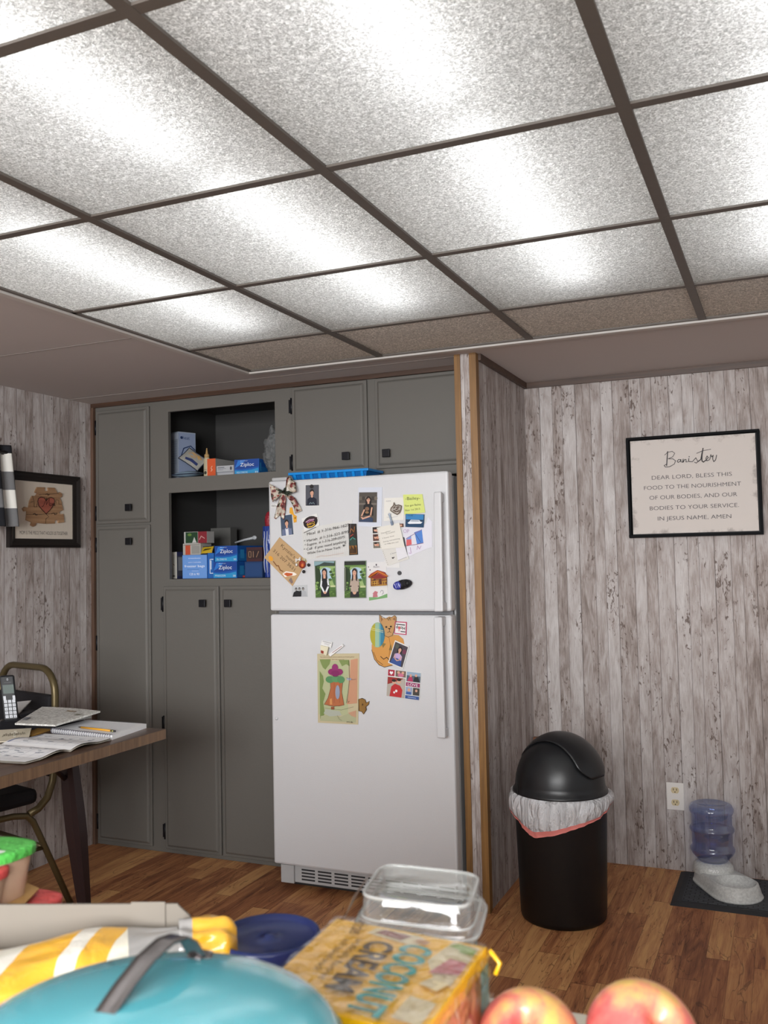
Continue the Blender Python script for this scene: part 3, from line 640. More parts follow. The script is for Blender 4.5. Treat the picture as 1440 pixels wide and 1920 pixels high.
th = -.263; CO = Vector((-2.906, 2.958, 0)); ct, st = math.cos(th), math.sin(th)
def L(x, y, z): return Vector((CO.x+x*ct-y*st, CO.y+x*st+y*ct, z))
t = thing('dining_chair', 'black padded stacking chair with a bronze tube frame behind the table', 'chair', CO)
BRZ = M('#5e5238', .38, .55); PAD = M('#141216', .75, bump=.1, bscale=120)
r = .0148; hw = .205
loop = []
for s in (1, -1):
    pts = [(s*hw, -.115, .392), (s*hw, -.075, .405), (s*hw, -.035, .440), (s*hw, -.012, .500), (s*hw, -.002, .58), (s*hw, .0, .70), (s*hw, .0, .84)]
    for a in range(1, 7):
        g = a*PI/12; pts.append((s*(hw-.10+.10*math.cos(g)), .0, .84+.10*math.sin(g)))
    loop.append(pts)
m = MB(); m.tube([L(*p) for p in loop[0]+loop[1][::-1]], r, BRZ, 12, ry=.0135); m.build('back_frame', t)
for s in (1, -1):
    m = MB(); m.tube([L(s*hw, -.50, .405), L(s*hw, -.18, .398), L(s*hw, -.125, .388), L(s*hw, -.098, .362), L(s*hw, -.078, .32), L(s*hw, .065, 0)], .0125, BRZ, 10); m.build('leg', t)
    m = MB(); m.tube([L(s*hw, -.47, .400), L(s*hw, -.485, .36), L(s*hw, -.52, 0)], .0125, BRZ, 10); m.build('leg', t)
m = MB(); m.tube([L(hw, -.045, .25), L(-hw, -.045, .25)], .009, BRZ, 8); m.tube([L(hw, -.495, .25), L(-hw, -.495, .25)], .009, BRZ, 8)
for s in (1, -1): m.tube([L(s*hw, -.045, .25), L(s*hw, -.495, .25)], .008, BRZ, 8)
m.build('stretcher', t)
m = MB(); m.hexa([L(-.17, -.05, .415), L(.17, -.05, .415), L(.19, -.48, .41), L(-.19, -.48, .41), L(-.17, -.05, .475), L(.17, -.05, .475), L(.19, -.48, .485), L(-.19, -.48, .485)], PAD); m.build('seat', t, bevel=.022)
m = MB(); m.hexa([L(-.19, -.022, .515), L(.19, -.022, .515), L(.19, .014, .515), L(-.19, .014, .515), L(-.19, -.018, .835), L(.19, -.018, .835), L(.19, .014, .835), L(-.19, .014, .835)], PAD); m.build('backrest', t, bevel=.008)

def Tq(u, v, z=TZ): return at(u, v, 'z', z)
PAPER = M('#f2f2f3', .8); INK = '#7d8292'
# open planner
t = thing('planner', 'open white calendar planner lying on the table edge nearest the camera', 'planner', (-2.32, 2.40, TZ))
def page(u, v, a, k):   # a: fold y, k: other edge
    x = -2.478+.302*u; y = a+(k-a)*v; return Vector((x, y, TZ+.006+.014*math.sin(PI*min(1, v*1.5))*(1-v)+.002+.010*max(0, u-.75)*v))
for a, k in ((2.402, 2.608), (2.400, 2.205)):
    m = MB(); m.grid(lambda u, v: page(u, v, a, k), 12, 16, PAPER)
    m.grid(lambda u, v: page(u, v, a, k)-Vector((0, 0, .006)), 12, 16, M('#c9c2b6', .8))
    for j in range(6):
        v = .12+.15*j; m.grid(lambda p, q: page(.05+.9*p, v+.005*q, a, k)+Vector((0, 0, .0006)), 12, 1, '#b4b6c0')
    for j in range(8): m.grid(lambda p, q: page(.05+.9*j/7+.004*p, .12+.75*q, a, k)+Vector((0, 0, .0006)), 1, 16, '#b4b6c0')
    m.grid(lambda p, q: page(.02+.03*p, .1+.8*q, a, k)+Vector((0, 0, .0008)), 1, 16, '#8088a8')
    for j in range(26):
        uu, vv = random.uniform(.1, .85), random.uniform(.15, .8); m.grid(lambda p, q: page(uu+random.uniform(.02, .10)*p, vv+.02*q, a, k)+Vector((0, 0, .0009)), 2, 1, INK)
    m.build('page', t)
# spiral notebook and pencil
n0, n1, n2, n3 = Vector((-2.492, 2.655, 0)), Vector((-2.185, 2.618, 0)), Vector((-2.215, 2.845, 0)), Vector((-2.500, 2.848, 0))
t = thing('spiral_notebook', 'white spiral notebook with a pencil on it at the table corner', 'notebook', (-2.35, 2.74, TZ))
zn = .016
m = MB(); m.hexa([p+Vector((0, 0, TZ)) for p in (n0, n1, n2, n3)]+[p+Vector((0, 0, TZ+zn)) for p in (n0, n1, n2, n3)], PAPER)
m.art([p+Vector((0, 0, TZ+zn)) for p in (n0, n1, n2, n3)], [('l', [(.04, .06+.03*j), (.97, .06+.03*j)], .0006, '#b9bed0') for j in range(29)]+[('l', [(.1+.03*i, .78), (.12+.03*i, .80), (.125+.03*i, .775)], .001, INK) for i in range(9)]); m.build('pages', t)
m = MB()
for i in range(27):
    p = n0.lerp(n1, .02+.96*i/26)+Vector((0, 0, TZ+.010)); d = (n1-n0).normalized(); nrm = Vector((-d.y, d.x, 0))
    m.tube([p+nrm*(.009*math.cos(2*PI*q/10)+.0)+Vector((0, 0, .0095*math.sin(2*PI*q/10))) for q in range(10)], .0014, M('#8c8a96', .35, .6), 5, True)
m.build('spiral_binding', t)
p0, p1 = at(146, 1363, 'z', TZ+zn+.004), at(216, 1371, 'z', TZ+zn+.004); d = (p1-p0).normalized()
t = thing('pencil', 'yellow pencil lying on the white spiral notebook', 'pencil', ((p0+p1)/2-Vector((0, 0, .004))))
m = MB(); m.tube([p0+d*.018, p1-d*.022], .0038, M('#d49a2a', .4), 6); m.build('shaft', t)
m = MB(); m.tube([p0, p0+d*.005, p0+d*.018], [.0005, .0014, .0037], '#4a4038', 6); m.build('tip', t)
m = MB(); m.tube([p1-d*.022, p1-d*.008], .0040, M('#8d8a5a', .3, .8), 8); m.tube([p1-d*.008, p1], .0036, '#3c3a38', 8); m.build('eraser', t)
# pile: dark binder, stack, newspaper
b = [Vector((-2.655, 2.69, TZ)), Vector((-2.512, 2.70, TZ)), Vector((-2.512, 2.848, TZ)), Vector((-2.70, 2.845, TZ))]
tag(MB().hexa([p for p in b]+[p+Vector((0, 0, .028)) for p in b], M('#1c1c20', .5)).build('binder', bevel=.003), 'black binder under the folded newspapers on the table', 'binder')
b2 = [Vector((-2.635, 2.645, TZ+.029)), Vector((-2.47, 2.665, TZ+.029)), Vector((-2.46, 2.83, TZ+.029)), Vector((-2.64, 2.82, TZ+.029))]
zz = Vector((0, 0, .010))
tag(MB().hexa(b2+[p+zz for p in b2], M('#a9a9a6', .8)).build('magazine'), 'grey magazine between the black binder and the newspaper', 'magazine')
nq = [at(28, 1356, 'z', .789), at(104, 1359, 'z', .789), at(188, 1333, 'z', .800), at(79, 1325, 'z', .800)]
NEWS = NT('newsprint'); tcx = NEWS.n('ShaderNodeTexCoord'); f1 = NEWS.noise(tcx.outputs['Object'], 95, 3, .7); NEWS.l(NEWS.ramp(f1, [(.4, '#b3b1ab'), (.6, '#e0dfda')]), NEWS.b.inputs['Base Color']); NEWS.b.inputs['Roughness'].default_value = .85; NEWS = NEWS.m
t = thing('newspaper', 'folded newspapers lying on top of the black binder pile', 'newspaper', ((nq[0]+nq[2])/2-Vector((0, 0, .006))))
def nf(dz): return lambda u, v: nq[0]*(1-u)*(1-v)+nq[1]*u*(1-v)+nq[2]*u*v+nq[3]*(1-u)*v+Vector((0, 0, dz+.003*math.sin(u*PI)*v))
m = MB(); m.grid(nf(0), 8, 8, NEWS); m.grid(nf(-.006), 8, 8, NEWS)
for a, q in (((0, 0), (1, 0)), ((1, 0), (1, 1)), ((1, 1), (0, 1)), ((0, 1), (0, 0))):
    m.grid(lambda u, v: nf(-.006*v)(a[0]+(q[0]-a[0])*u, a[1]+(q[1]-a[1])*u), 8, 1, NEWS)
m.art([nf(.003)(*p) for p in ((0, 0), (1, 0), (1, 1), (0, 1))], [('r', .55, .78, .72, .83, '#8a7150'), ('r', .82, .6, .93, .66, '#84806f'), ('r', .06, .14, .16, .3, '#75787f')]+[('l', [(.05+.24*c, .1+.06*j), (.25+.24*c, .1+.06*j)], .0016, '#8b8a88') for c in range(4) for j in range(11)], lift=.0005); m.build('sheets', t)
# mail pile and letters behind the phone
mp_ = [Vector((-2.795, 2.725, TZ)), Vector((-2.712, 2.725, TZ)), Vector((-2.712, 2.835, TZ)), Vector((-2.795, 2.835, TZ))]
tag(MB().hexa(mp_+[p+Vector((0, 0, .045)) for p in mp_], M('#1f1e22', .6)).build('document_box', bevel=.003), 'dark flat document box behind the cordless phone', 'box')
lq = [at(20, 1336, 'z', .792), at(36, 1336, 'z', .792), at(59, 1313, 'z', .812), at(20, 1317, 'z', .80)]
def lf(u, v): return lq[0]*(1-u)*(1-v)+lq[1]*u*(1-v)+lq[2]*u*v+lq[3]*(1-u)*v
m = MB(); m.grid(lf, 6, 6, M('#dcdcdc', .8)); m.grid(lambda u, v: lf(u, v)-Vector((0, 0, .004)), 6, 6, M('#c9c7c2', .8))
m.art([lf(0, 0), lf(1, 0), lf(1, 1), lf(0, 1)], [('l', [(.15, .3+.1*j), (.8, .3+.1*j)], .0012, '#a9abb0') for j in range(5)], lift=.001); o = m.build('letter')
tag(o, 'white opened letter with a curled corner behind the cordless phone', 'letter')
# memorial card with cross
cq = [at(-8, 1391, 'z', TZ+.004), at(53, 1387, 'z', TZ+.010), at(59, 1365, 'z', TZ+.020), at(-8, 1369, 'z', TZ+.016)]
m = MB(); m.hexa([p-Vector((0, 0, .003)) for p in cq]+cq, M('#d6cdb8', .7))
m.art(cq, [('r', .52, .25, .60, .85, '#efe9d8'), ('r', .44, .58, .68, .68, '#efe9d8')]+[('l', [(.2+.06*i, .35+.1*(i % 3)), (.24+.06*i, .55+.08*(i % 2)), (.27+.06*i, .4)], .0018, '#7c7663') for i in range(11)]+[('l', [(.5, .13), (.56, .17), (.6, .12), (.68, .16), (.75, .12), (.82, .15)], .0016, '#6c6658')], lift=.0004)
tag(m.build('memorial_card'), 'cream card printed with a cross lying in front of the cordless phone', 'card')
e0 = [Vector((-2.56, 2.58, TZ)), Vector((-2.515, 2.585, TZ)), Vector((-2.54, 2.70, TZ)), Vector((-2.60, 2.70, TZ))]
tag(MB().hexa(e0+[p+Vector((0, 0, .006)) for p in e0], M('#c79a52', .6)).build('sticky_pad'), 'orange and yellow note pad poking out beside the cream card', 'note pad')
# cordless phone
pb = at(22, 1366, 'z', TZ); 
t = thing('cordless_phone', 'black cordless phone with white keys standing in its charger on the table', 'phone', pb)
vd = Vector((-pb.x, -pb.y, 0)).normalized(); sd = Vector((-vd.y, vd.x, 0)); PB = M('#17181c', .35)
m = MB(); m.hexa([pb-sd*.052-vd*.045, pb+sd*.052-vd*.045, pb+sd*.052+vd*.05, pb-sd*.052+vd*.05]+[p+Vector((0, 0, .034)) for p in (pb-sd*.040-vd*.035, pb+sd*.040-vd*.035, pb+sd*.040+vd*.012, pb-sd*.040+vd*.012)], PB); m.build('charging_base', t, bevel=.006)
up = (Vector((0, 0, 1))-vd*.20+sd*(-.10)).normalized(); fx = sd; fn_ = fx.cross(up).normalized(); fn_ = fn_ if fn_.dot(vd) > 0 else -fn_
hb = pb+Vector((0, 0, .026))-vd*.012
m = MB(); m.obox(hb+up*.087, fx*.026, fn_*.011, up*.087, PB); h = m.build('handset', t, bevel=.007)
q = hb+fn_*.0112; Q = [q-fx*.024+up*.004, q+fx*.024+up*.004, q+fx*.024+up*.170, q-fx*.024+up*.170]
m = MB(); m.art(Q, [('r', .10, .60, .90, .80, '#5f6a66')], lift=.0004); m.build('screen', h)
m = MB(); m.art(Q, [TX('0', .5, .895, .055, '#b9bcc4'), TX('——', .5, .845, .02, '#c9c9cc', .5)], lift=.0004)
for r_ in range(5):
    for c_ in range(3):
        uu, vv = .2+.3*c_, .08+.085*r_; c = Q[0]*(1-uu)*(1-vv)+Q[1]*uu*(1-vv)+Q[2]*uu*vv+Q[3]*(1-uu)*vv
        m.obox(c+fn_*.001, fx*.0056, fn_*.0012, up*.0056, M('#c4c6cc', .4))
        m.art([c+fn_*.0023-fx*.005-up*.005, c+fn_*.0023+fx*.005-up*.005, c+fn_*.0023+fx*.005+up*.005, c+fn_*.0023-fx*.005+up*.005], [TX('*0#789456123'[r_*3+c_] if r_ < 4 else '-', .5, .2, .55, '#33343a')])
for uu in (.16, .84):
    c = Q[0]*(1-uu)*.5+Q[1]*uu*.5+Q[2]*uu*.5+Q[3]*(1-uu)*.5; m.obox(c+fn_*.001, fx*.0045, fn_*.0012, up*.008, M('#c4c6cc', .4))
m.build('keypad', h)
# ---------------------------------------------------------------- things on the refrigerator doors
def c1(x, y): return (490+x/3.789, 870+y/3.789)
def c7(x, y): return (590+x/6.857, 1150+y/6.857)
def quad(tl, tr, br, bl, y): return [F(*bl, y), F(*br, y), F(*tr, y), F(*tl, y)]
def flat(name, label, cat, px, base, shapes, thick=.0012, lift=.0004, parent=None, group=None, e=.0002):
    """thin sheet on the door front: px = tl, tr, br, bl"""
    qb = quad(*px, FY-lift); n = Vector((0, -thick, 0)); qf = [p+n for p in qb]
    m = MB(); m.hexa(qb+qf, base) ; m.art(qf, shapes, e=e); o = m.build(name, parent)
    if parent is None: tag(o, label, cat, group)
    return o
def rect(x0, y0, x1, y1, f=None):
    q = [(x0, y0), (x1, y0), (x1, y1), (x0, y1)]
    return [f(*p) for p in q] if f else q
SKIN = '#c99a82'
def fig(cx, cy, s, hair, shirt, skin=SKIN, long=True, asp=1.6, bottom=0.0, sleeves=None, face=True):
    """a printed portrait: hair, face, neck, shoulders"""
    w = s; h = s/asp; o = []
    if long: o.append(('p', [(cx-w*.62, cy-h*1.9), (cx-w*.66, cy), (cx-w*.35, cy+h*.75), (cx+w*.35, cy+h*.75), (cx+w*.66, cy), (cx+w*.62, cy-h*1.9)], hair))
    o += [('r', cx-w*.20, cy-h*1.2, cx+w*.20, cy-h*.4, skin), ('p', [(cx-w*1.15, bottom), (cx-w*1.05, cy-h*1.55), (cx-w*.3, cy-h*1.05), (cx, cy-h*1.25), (cx+w*.3, cy-h*1.05), (cx+w*1.05, cy-h*1.55), (cx+w*1.15, bottom)], shirt),
          ('e', cx, cy+h*.10, w*.52, h*.78, hair), ('e', cx, cy-h*.08, w*.40, h*.66, skin), ('p', [(cx-w*.42, cy+h*.1), (cx-w*.3, cy+h*.66), (cx+w*.3, cy+h*.66), (cx+w*.42, cy+h*.1), (cx+w*.1, cy+h*.42)], hair)]
    if face: o += [('e', cx-w*.16, cy, w*.05, h*.05, '#2a1c18'), ('e', cx+w*.16, cy, w*.05, h*.05, '#2a1c18'), ('e', cx, cy-h*.36, w*.13, h*.05, '#a8584e')]
    return o
WH = '#d6d5d2'
flat('photo_print', 'small photo of a person in a dark shirt with pinned-up hair, high on the freezer', 'photo', [(572.5, 908.5), (599, 907.5), (599.5, 949), (572.5, 949.5)], WH,
     [('r', .03, .03, .97, .97, '#4b4c54')]+fig(.48, .62, .30, '#1c1718', '#15182a', long=False, bottom=.03)+[('e', .47, .90, .14, .09, '#1c1718'), ('l', [(.30, .10), (.38, .17), (.48, .12), (.58, .17), (.66, .10)], .003, '#6f7f86')])
flat('photo_print', 'small tilted photo of a smiling person in a plaid shirt, under the ribbon bow', 'photo', [(525.2, 966.5), (548.2, 963), (551.6, 1003), (527.5, 1006.5)], WH,
     [('r', .03, .03, .97, .97, '#3d4a5e')]+fig(.5, .60, .32, '#221a1a', '#5b6585', long=False, bottom=.03)+[('p', [(.40, .03), (.38, .36), (.5, .30), (.62, .36), (.62, .03)], '#cfd0d6')]+[('l', [(.12+.1*i, .05), (.16+.1*i, .33)], .0012, '#9aa2b8') for i in (0, 1, 6, 7)])
flat('sticker', 'white sticker with a black bowl and yellow lettering above the long handwritten note', 'sticker', [(565.5, 972.5), (594.5, 962.5), (599.5, 985), (571, 996)], WH,
     [('e', .5, .5, .46, .46, '#1e1214'), ('p', [(.06, .70), (.5, .84), (.95, .72), (.98, .62), (.5, .75), (.03, .60)], '#3a1d24'), ('l', [(.22, .62), (.45, .7), (.75, .62)], .003, '#c9a5b8'), ('l', [(.3, .52), (.5, .6), (.7, .52)], .003, '#b86a9a'), TX('BBQ', .5, .3, .18, '#d9a93a', .5), ('l', [(.28, .2), (.5, .13), (.72, .2)], .004, '#d9b040')], lift=.003)
np_ = [(566, 992), (661, 974.5), (654, 1042), (569.5, 1050.5)]
flat('handwritten_note', 'long white ruled paper of handwritten phone numbers, middle of the freezer door', 'note', np_, '#c9c8c4',
     [('l', [(.02+.042*i, .02), (.02+.042*i, .9)], .0006, '#aaa9b0') for i in range(24)]+[TX('Mical  # 1-316-966-1625', .53, .80, .085, '#4d4b49', .84, rot=.05), TX('* Mariah  # 1-316-323-8?95', .50, .60, .08, '#4d4b49', .92, rot=.06), TX('* Eugene  # 1-316-209-0075', .47, .47, .075, '#4d4b49', .84, rot=.06), TX('* Call  if you need anything', .48, .335, .08, '#4d4b49', .90, rot=.06), TX("While I'm in New York", .46, .20, .075, '#4d4b49', .72, rot=.06), ('p', [(.88, .27), (.86, .31), (.875, .34), (.89, .31), (.905, .34), (.92, .31)], '#4d4b49'), ('l', [(.30, .05), (.4, .08), (.55, .06), (.9, .09)], .001, '#c09a8a'), ('l', [(.05, .86), (.3, .98)], .002, '#4a4846')], lift=.0012)
flat('strip_magnet', 'narrow vertical magnet with a dark skyline and orange base, beside the long note', 'magnet', [(653.5, 982), (668.5, 982), (671.5, 1040), (655.5, 1041)], '#16130f',
     [('r', .08, .03, .92, .30, '#8a5a1e'), ('r', .08, .30, .92, .52, '#2b3a30'), ('r', .08, .52, .92, .97, '#2a1d14')]+[('p', [(.1+.1*i, .05), (.1+.1*i, .2+.12*((i*7) % 4)/3), (.17+.1*i, .2+.12*((i*7) % 4)/3), (.17+.1*i, .05)], '#1b120a') for i in range(8)]+[('l', [(.2, .48), (.5, .56), (.8, .50)], .004, '#3f8478'), ('l', [(.2, .7), (.4, .85), (.7, .72), (.8, .9)], .003, '#8d5a2c'), ('l', [(.25, .6), (.6, .66)], .003, '#a03a2a')], thick=.003)
t = flat('photo_print', 'large photo of a seated person in glasses and a black T-shirt in a clear sleeve', 'photo', [(672.5, 914.3), (717, 913.5), (715.5, 988), (671.5, 986.5)], '#c4c8d3',
     [('r', .03, .11, .80, .875, '#4a443e')]+[('e', .1+.13*i, .72+.1*((i*3) % 3)/2, .07, .05, ['#5d564c', '#38332f', '#6a6055'][i % 3]) for i in range(6)]+[('r', .05, .55, .78, .60, '#6b625a')]+fig(.44, .69, .19, '#1c1312', '#171314', asp=2.0, bottom=.28)+[('l', [(.36, .70), (.52, .70)], .0016, '#1a1416'), ('p', [(.06, .115), (.20, .22), (.52, .25), (.66, .20), (.64, .115)], '#2c3a55'), ('l', [(.60, .48), (.55, .27), (.24, .20)], .006, SKIN), ('l', [(.28, .42), (.16, .25), (.22, .19)], .006, SKIN), ('e', .40, .45, .09, .05, '#7a5a44'), ('e', .40, .36, .08, .03, '#8c6a4a')], thick=.0022)
flat('note_card', 'square white note card behind the silver heart magnet', 'note', [(721, 934), (757.5, 932.5), (757.5, 974.5), (720, 977)], '#d5d2cb', [TX('note', .22, .84, .07, '#8a8a90', .25), ('l', [(.15, .16), (.4, .13), (.7, .17)], .0012, '#9a98a0')], thick=.002)
hc = lambda x, y: (660+x/7.2, 900+y/7.2)
m = MB(); HP = [(610, 465), (560, 440), (520, 412), (530, 375), (560, 345), (568, 305), (585, 345), (630, 338), (668, 350), (660, 400), (640, 440)]
m.prism([F(*hc(*p), FY-.0026) for p in HP], (0, -.007, 0), M('#a8a198', .35, .55)); m.tube([F(*hc(*p), FY-.0098) for p in HP], .0022, M('#6d5f52', .4, .4), 6, True)
for p in ((560, 380, 585, 360), (590, 400, 625, 385), (600, 370, 640, 362), (560, 410, 600, 430), (610, 425, 640, 410)): m.tube([F(*hc(p[0], p[1]), FY-.0098), F(*hc(p[2], p[3]), FY-.0105)], .0025, M('#6b5a50', .4, .4), 6)
tag(m.build('heart_magnet'), 'silver heart-shaped magnet with raised ornament on the white note card', 'magnet')
flat('sticky_note', 'yellow-green sticky note with handwriting at the right of the freezer door', 'sticky note', [(756, 927.5), (792, 926.5), (797.5, 961), (758.5, 965)], '#c6cf74', [TX('-Bailey-', .48, .72, .16, '#25281c', .75), TX('You got Bailey', .45, .40, .10, '#25281c', .82, rot=.03), TX('Nov 1st 2013', .42, .17, .10, '#25281c', .72, rot=.03)], thick=.0015, lift=.0026)
flat('ship_magnet', 'small blue magnet with a white cruise ship under the sticky note', 'magnet', [(761, 963.5), (796, 964.5), (794.5, 989), (760.5, 988)], '#123a5c', [('r', .03, .55, .97, .97, '#2f78ad'), ('r', .03, .48, .97, .58, '#16304a'), ('p', [(.12, .30), (.2, .24), (.85, .28), (.93, .40), (.9, .42), (.2, .40)], '#d8dade'), ('p', [(.2, .40), (.85, .42), (.75, .56), (.3, .56)], '#b9c0cb'), ('r', .3, .46, .72, .49, '#47536a'), TX('CRUISE', .25, .84, .09, '#0d1c2c', .3)], thick=.003, lift=.0042)
cr = lambda x, y: (660+x/7.2, 900+y/7.2)
flat('paper_corner', 'blank white sheet corner hanging lowest behind the torn notes', 'paper', [cr(430, 1090), cr(640, 1060), cr(645, 1185), cr(470, 1180)], '#d0cfcd', [], lift=.0004)
flat('photo_strip', 'strip of three tiny photos behind the torn notebook page', 'photo', [cr(270, 630), cr(400, 620), cr(400, 930), cr(285, 935)], WH,
     [('r', .06, .70, .94, .97, '#2a2424'), ('r', .06, .36, .94, .66, '#5a3a32'), ('r', .06, .04, .94, .32, '#6b675e')]+[('e', .35, y, .16, .07, SKIN) for y in (.84, .52, .2)]+[('e', .6, y, .14, .06, '#c48a72') for y in (.80, .5, .18)]+[('e', .36, y+.05, .17, .04, '#2a1a18') for y in (.85, .53, .21)], lift=.0018)
flat('photo_print', 'tiny photo with only its brown corner showing, under the clip', 'photo', [cr(620, 590), cr(695, 588), cr(698, 635), cr(622, 640)], '#5c3a2c', [('e', .55, .5, .2, .3, SKIN)], lift=.0018)
# child's flag drawing, torn along the lower edge
tp = [(690, 640), (1000, 590), (1030, 500), (1080, 560), (1085, 905), (985, 940), (930, 965), (870, 985), (800, 1020), (750, 1030), (735, 900), (700, 760)]
m = MB(); m.prism([F(*cr(*p), FY-.0008) for p in tp], (0, -.0012, 0), '#cfcdd6'); Q = quad(cr(690, 640), cr(1085, 640), cr(1085, 1030), cr(690, 1030), FY-.002)
def fl(x, y): return ((x-690)/395, (1030-y)/390)
m.art(Q, [('p', [fl(735, 800), fl(800, 770), fl(808, 870), fl(735, 890)], '#c9585a'), ('p', [fl(735, 790), fl(800, 745), fl(800, 800), fl(740, 805)], '#7d93c8'), ('p', [fl(845, 705), fl(945, 670), fl(965, 850), fl(880, 868)], '#4a78bf'), ('l', [fl(845, 710), fl(930, 840)], .002, '#24437a'), ('l', [fl(735, 890), fl(880, 868), fl(965, 850)], .002, '#7a3a58'), ('l', [fl(735, 790), fl(945, 670)], .002, '#7a5a88'), TX('OP', *fl(735, 715), .14, '#b49ab8', .2), ('l', [fl(790, 910), fl(800, 990), fl(770, 985)], .002, '#b08ab0'), ('l', [fl(880, 940), fl(890, 890), fl(915, 930), fl(935, 890)], .002, '#b08ab0'), ('p', [fl(690, 770), fl(712, 775), fl(755, 1015), fl(735, 1020)], '#3a3a40')])
for i in range(16):
    a = Vector((0, 0, 0)); x = 640+i*17; y = 1078-i*6.0 if x < 900 else 1078-i*6.0
tag(m.build('drawing'), 'torn white drawing of a red and blue flag beside the freezer handle', 'drawing')
flat('notebook_page', 'lower ruled notebook page with a small heart, hanging under the torn page', 'note', [cr(400, 930), cr(730, 900), cr(770, 1065), cr(480, 1160)], '#c9c6c0', [TX('I love', .45, .62, .09, '#6a6870', .3, rot=.15), ('p', [(.33, .30), (.29, .38), (.33, .43), (.36, .38), (.40, .43), (.42, .37)], '#2a2226')]+[('e', .04, .08+.11*i, .014, .02, '#8a8884') for i in range(8)], lift=.0024)
flat('note_slip', 'small white slip with a perforated edge between the notes and the flag drawing', 'note', [cr(590, 915), cr(715, 890), cr(755, 1035), cr(620, 1090)], '#d0ced2', [('p', [(.05+.11*i, 0), (.10+.11*i, .05), (.15+.11*i, 0)], '#8d8b8c') for i in range(8)], lift=.0042)
flat('notebook_page', 'torn cream notebook page of handwriting held by the clip', 'note', [cr(335, 645), cr(640, 575), cr(712, 905), cr(390, 935)], '#d3cfc6',
     [TX('Daughter', .36, .70, .06, '#75726e', .42, rot=.08), TX('to mother', .55, .64, .055, '#75726e', .4, rot=.08), TX('I have lots', .42, .47, .055, '#75726e', .5, rot=.06), TX('doing something', .52, .32, .055, '#75726e', .72, rot=.06), TX('to help you out', .5, .2, .055, '#75726e', .6, rot=.05)]+[('e', .035, .07+.085*i, .014, .018, '#8c8880') for i in range(11)], lift=.0058)
m = MB(); a, b = F(*cr(505, 465), FY-.009), F(*cr(545, 605), FY-.009); d = (b-a).normalized(); s = Vector((d.z, 0, -d.x)); m.obox((a+b)/2, d*(b-a).length*.5, s*.0035, Vector((0, .0022, 0)), M('#8e99a8', .4)); m.sphere(a, .006, .003, .006, M('#a5adba', .4), 10, 6); m.obox(b-d*.006, d*.008, s*.0045, Vector((0, .003, 0)), M('#6d7a8c', .4))
tag(m.build('clip_magnet'), 'grey-blue clip magnet holding the torn cream notebook page', 'clip')
p = F(749.5, 1074.5); m = MB(); m.prism([(p.x+.0085*math.cos(2*PI*i/20), FY-.0003, p.z+.0085*math.sin(2*PI*i/20)) for i in range(20)], (0, -.004, 0), M('#3b3a3c', .5)); tag(m.build('round_magnet'), 'small round dark grey magnet above the shoe magnet', 'magnet')
# shoe magnet
p0, p1 = F(737, 1100, FY-.012), F(772, 1092, FY-.012); d = (p1-p0).normalized(); u_ = Vector((-d.z, 0, d.x)); c = (p0+p1)/2; ln_ = (p1-p0).length
R3 = Matrix((d, Vector((0, 1, 0)), u_)).transposed()
t = thing('shoe_magnet', 'dark miniature shoe magnet with a blue toe on the freezer door', 'magnet', c)
m = MB(); m.sphere(c+d*ln_*.02, ln_*.5, .011, .019, M('#17171c', .35), 20, 12, R3); m.build('sole', t)
m = MB(); m.sphere(c-d*ln_*.22-Vector((0, .004, 0)), ln_*.26, .010, .0165, M('#2b338f', .3), 16, 10, R3); m.tube([c-d*ln_*(.34-.05*i)+u_*.010*(-1)**i-Vector((0, .0125, 0)) for i in range(6)], .0016, '#c9cbe0', 5); m.build('toe', t)
m = MB(); m.sphere(c+d*ln_*.22-Vector((0, .005, 0)), ln_*.24, .009, .017, M('#1d1e22', .3), 16, 10, R3); m.sphere(c+d*ln_*.30-Vector((0, .010, 0)), ln_*.13, .006, .010, '#050507', 12, 8, R3); m.build('collar', t)
# house magnet on a folded paper
ch = lambda x, y: (580+x/6.545, 1040+y/6.545)
flat('paper_drawing', 'white paper with a red dog drawing and green grass, behind the cabin magnet', 'drawing', [ch(712, 95), ch(940, 85), ch(968, 530), ch(730, 570)], '#cfcdcc',
     [('p', [(.02, .01), (.02, .10), (.5, .06), (.97, .12), (.97, .01)], '#6d9a63'), ('p', [(.22, .08), (.25, .18), (.2, .17), (.35, .24), (.5, .2), (.46, .15), (.48, .07)], '#b06a72'), ('l', [(.62, .18), (.68, .23), (.76, .22), (.78, .15), (.7, .12)], .0018, '#6d6a74'), ('e', .06, .88, .025, .015, '#4a3040'), ('e', .14, .80, .03, .018, '#5a4050'), ('r', .46, .90, .52, .95, '#3a2e38'), TX('fun', .48, .85, .05, '#6a6068', .3)])
t = thing('cabin_magnet', 'brown and red log cabin magnet on the folded white paper', 'magnet', F(708, 1097, FY-.003))
def chp(x, y, yy): return F(*ch(x, y), FY-yy)
m = MB(); m.prism([chp(*p, .002) for p in ((760, 250), (955, 250), (955, 375), (762, 388))], (0, -.008, 0), M('#7c4a26', .6))
for x in (800, 870): m.prism([chp(*p, .0101) for p in ((x-14, 300), (x+14, 298), (x+14, 360), (x-14, 362))], (0, -.001, 0), '#4a2416')
for p in (((765, 330), (850, 322)), ((765, 355), (860, 350)), ((890, 300), (945, 295)), ((890, 330), (950, 325)), ((765, 300), (790, 298)), ((770, 380), (950, 370))): m.tube([chp(*p[0], .011), chp(*p[1], .011)], .0022, '#b98a3c', 6)
for x in (770, 800, 830, 900, 925): m.tube([chp(x, 325, .0115), chp(x, 372, .0115)], .0018, '#c49a4c', 6)
m.build('wall', t)
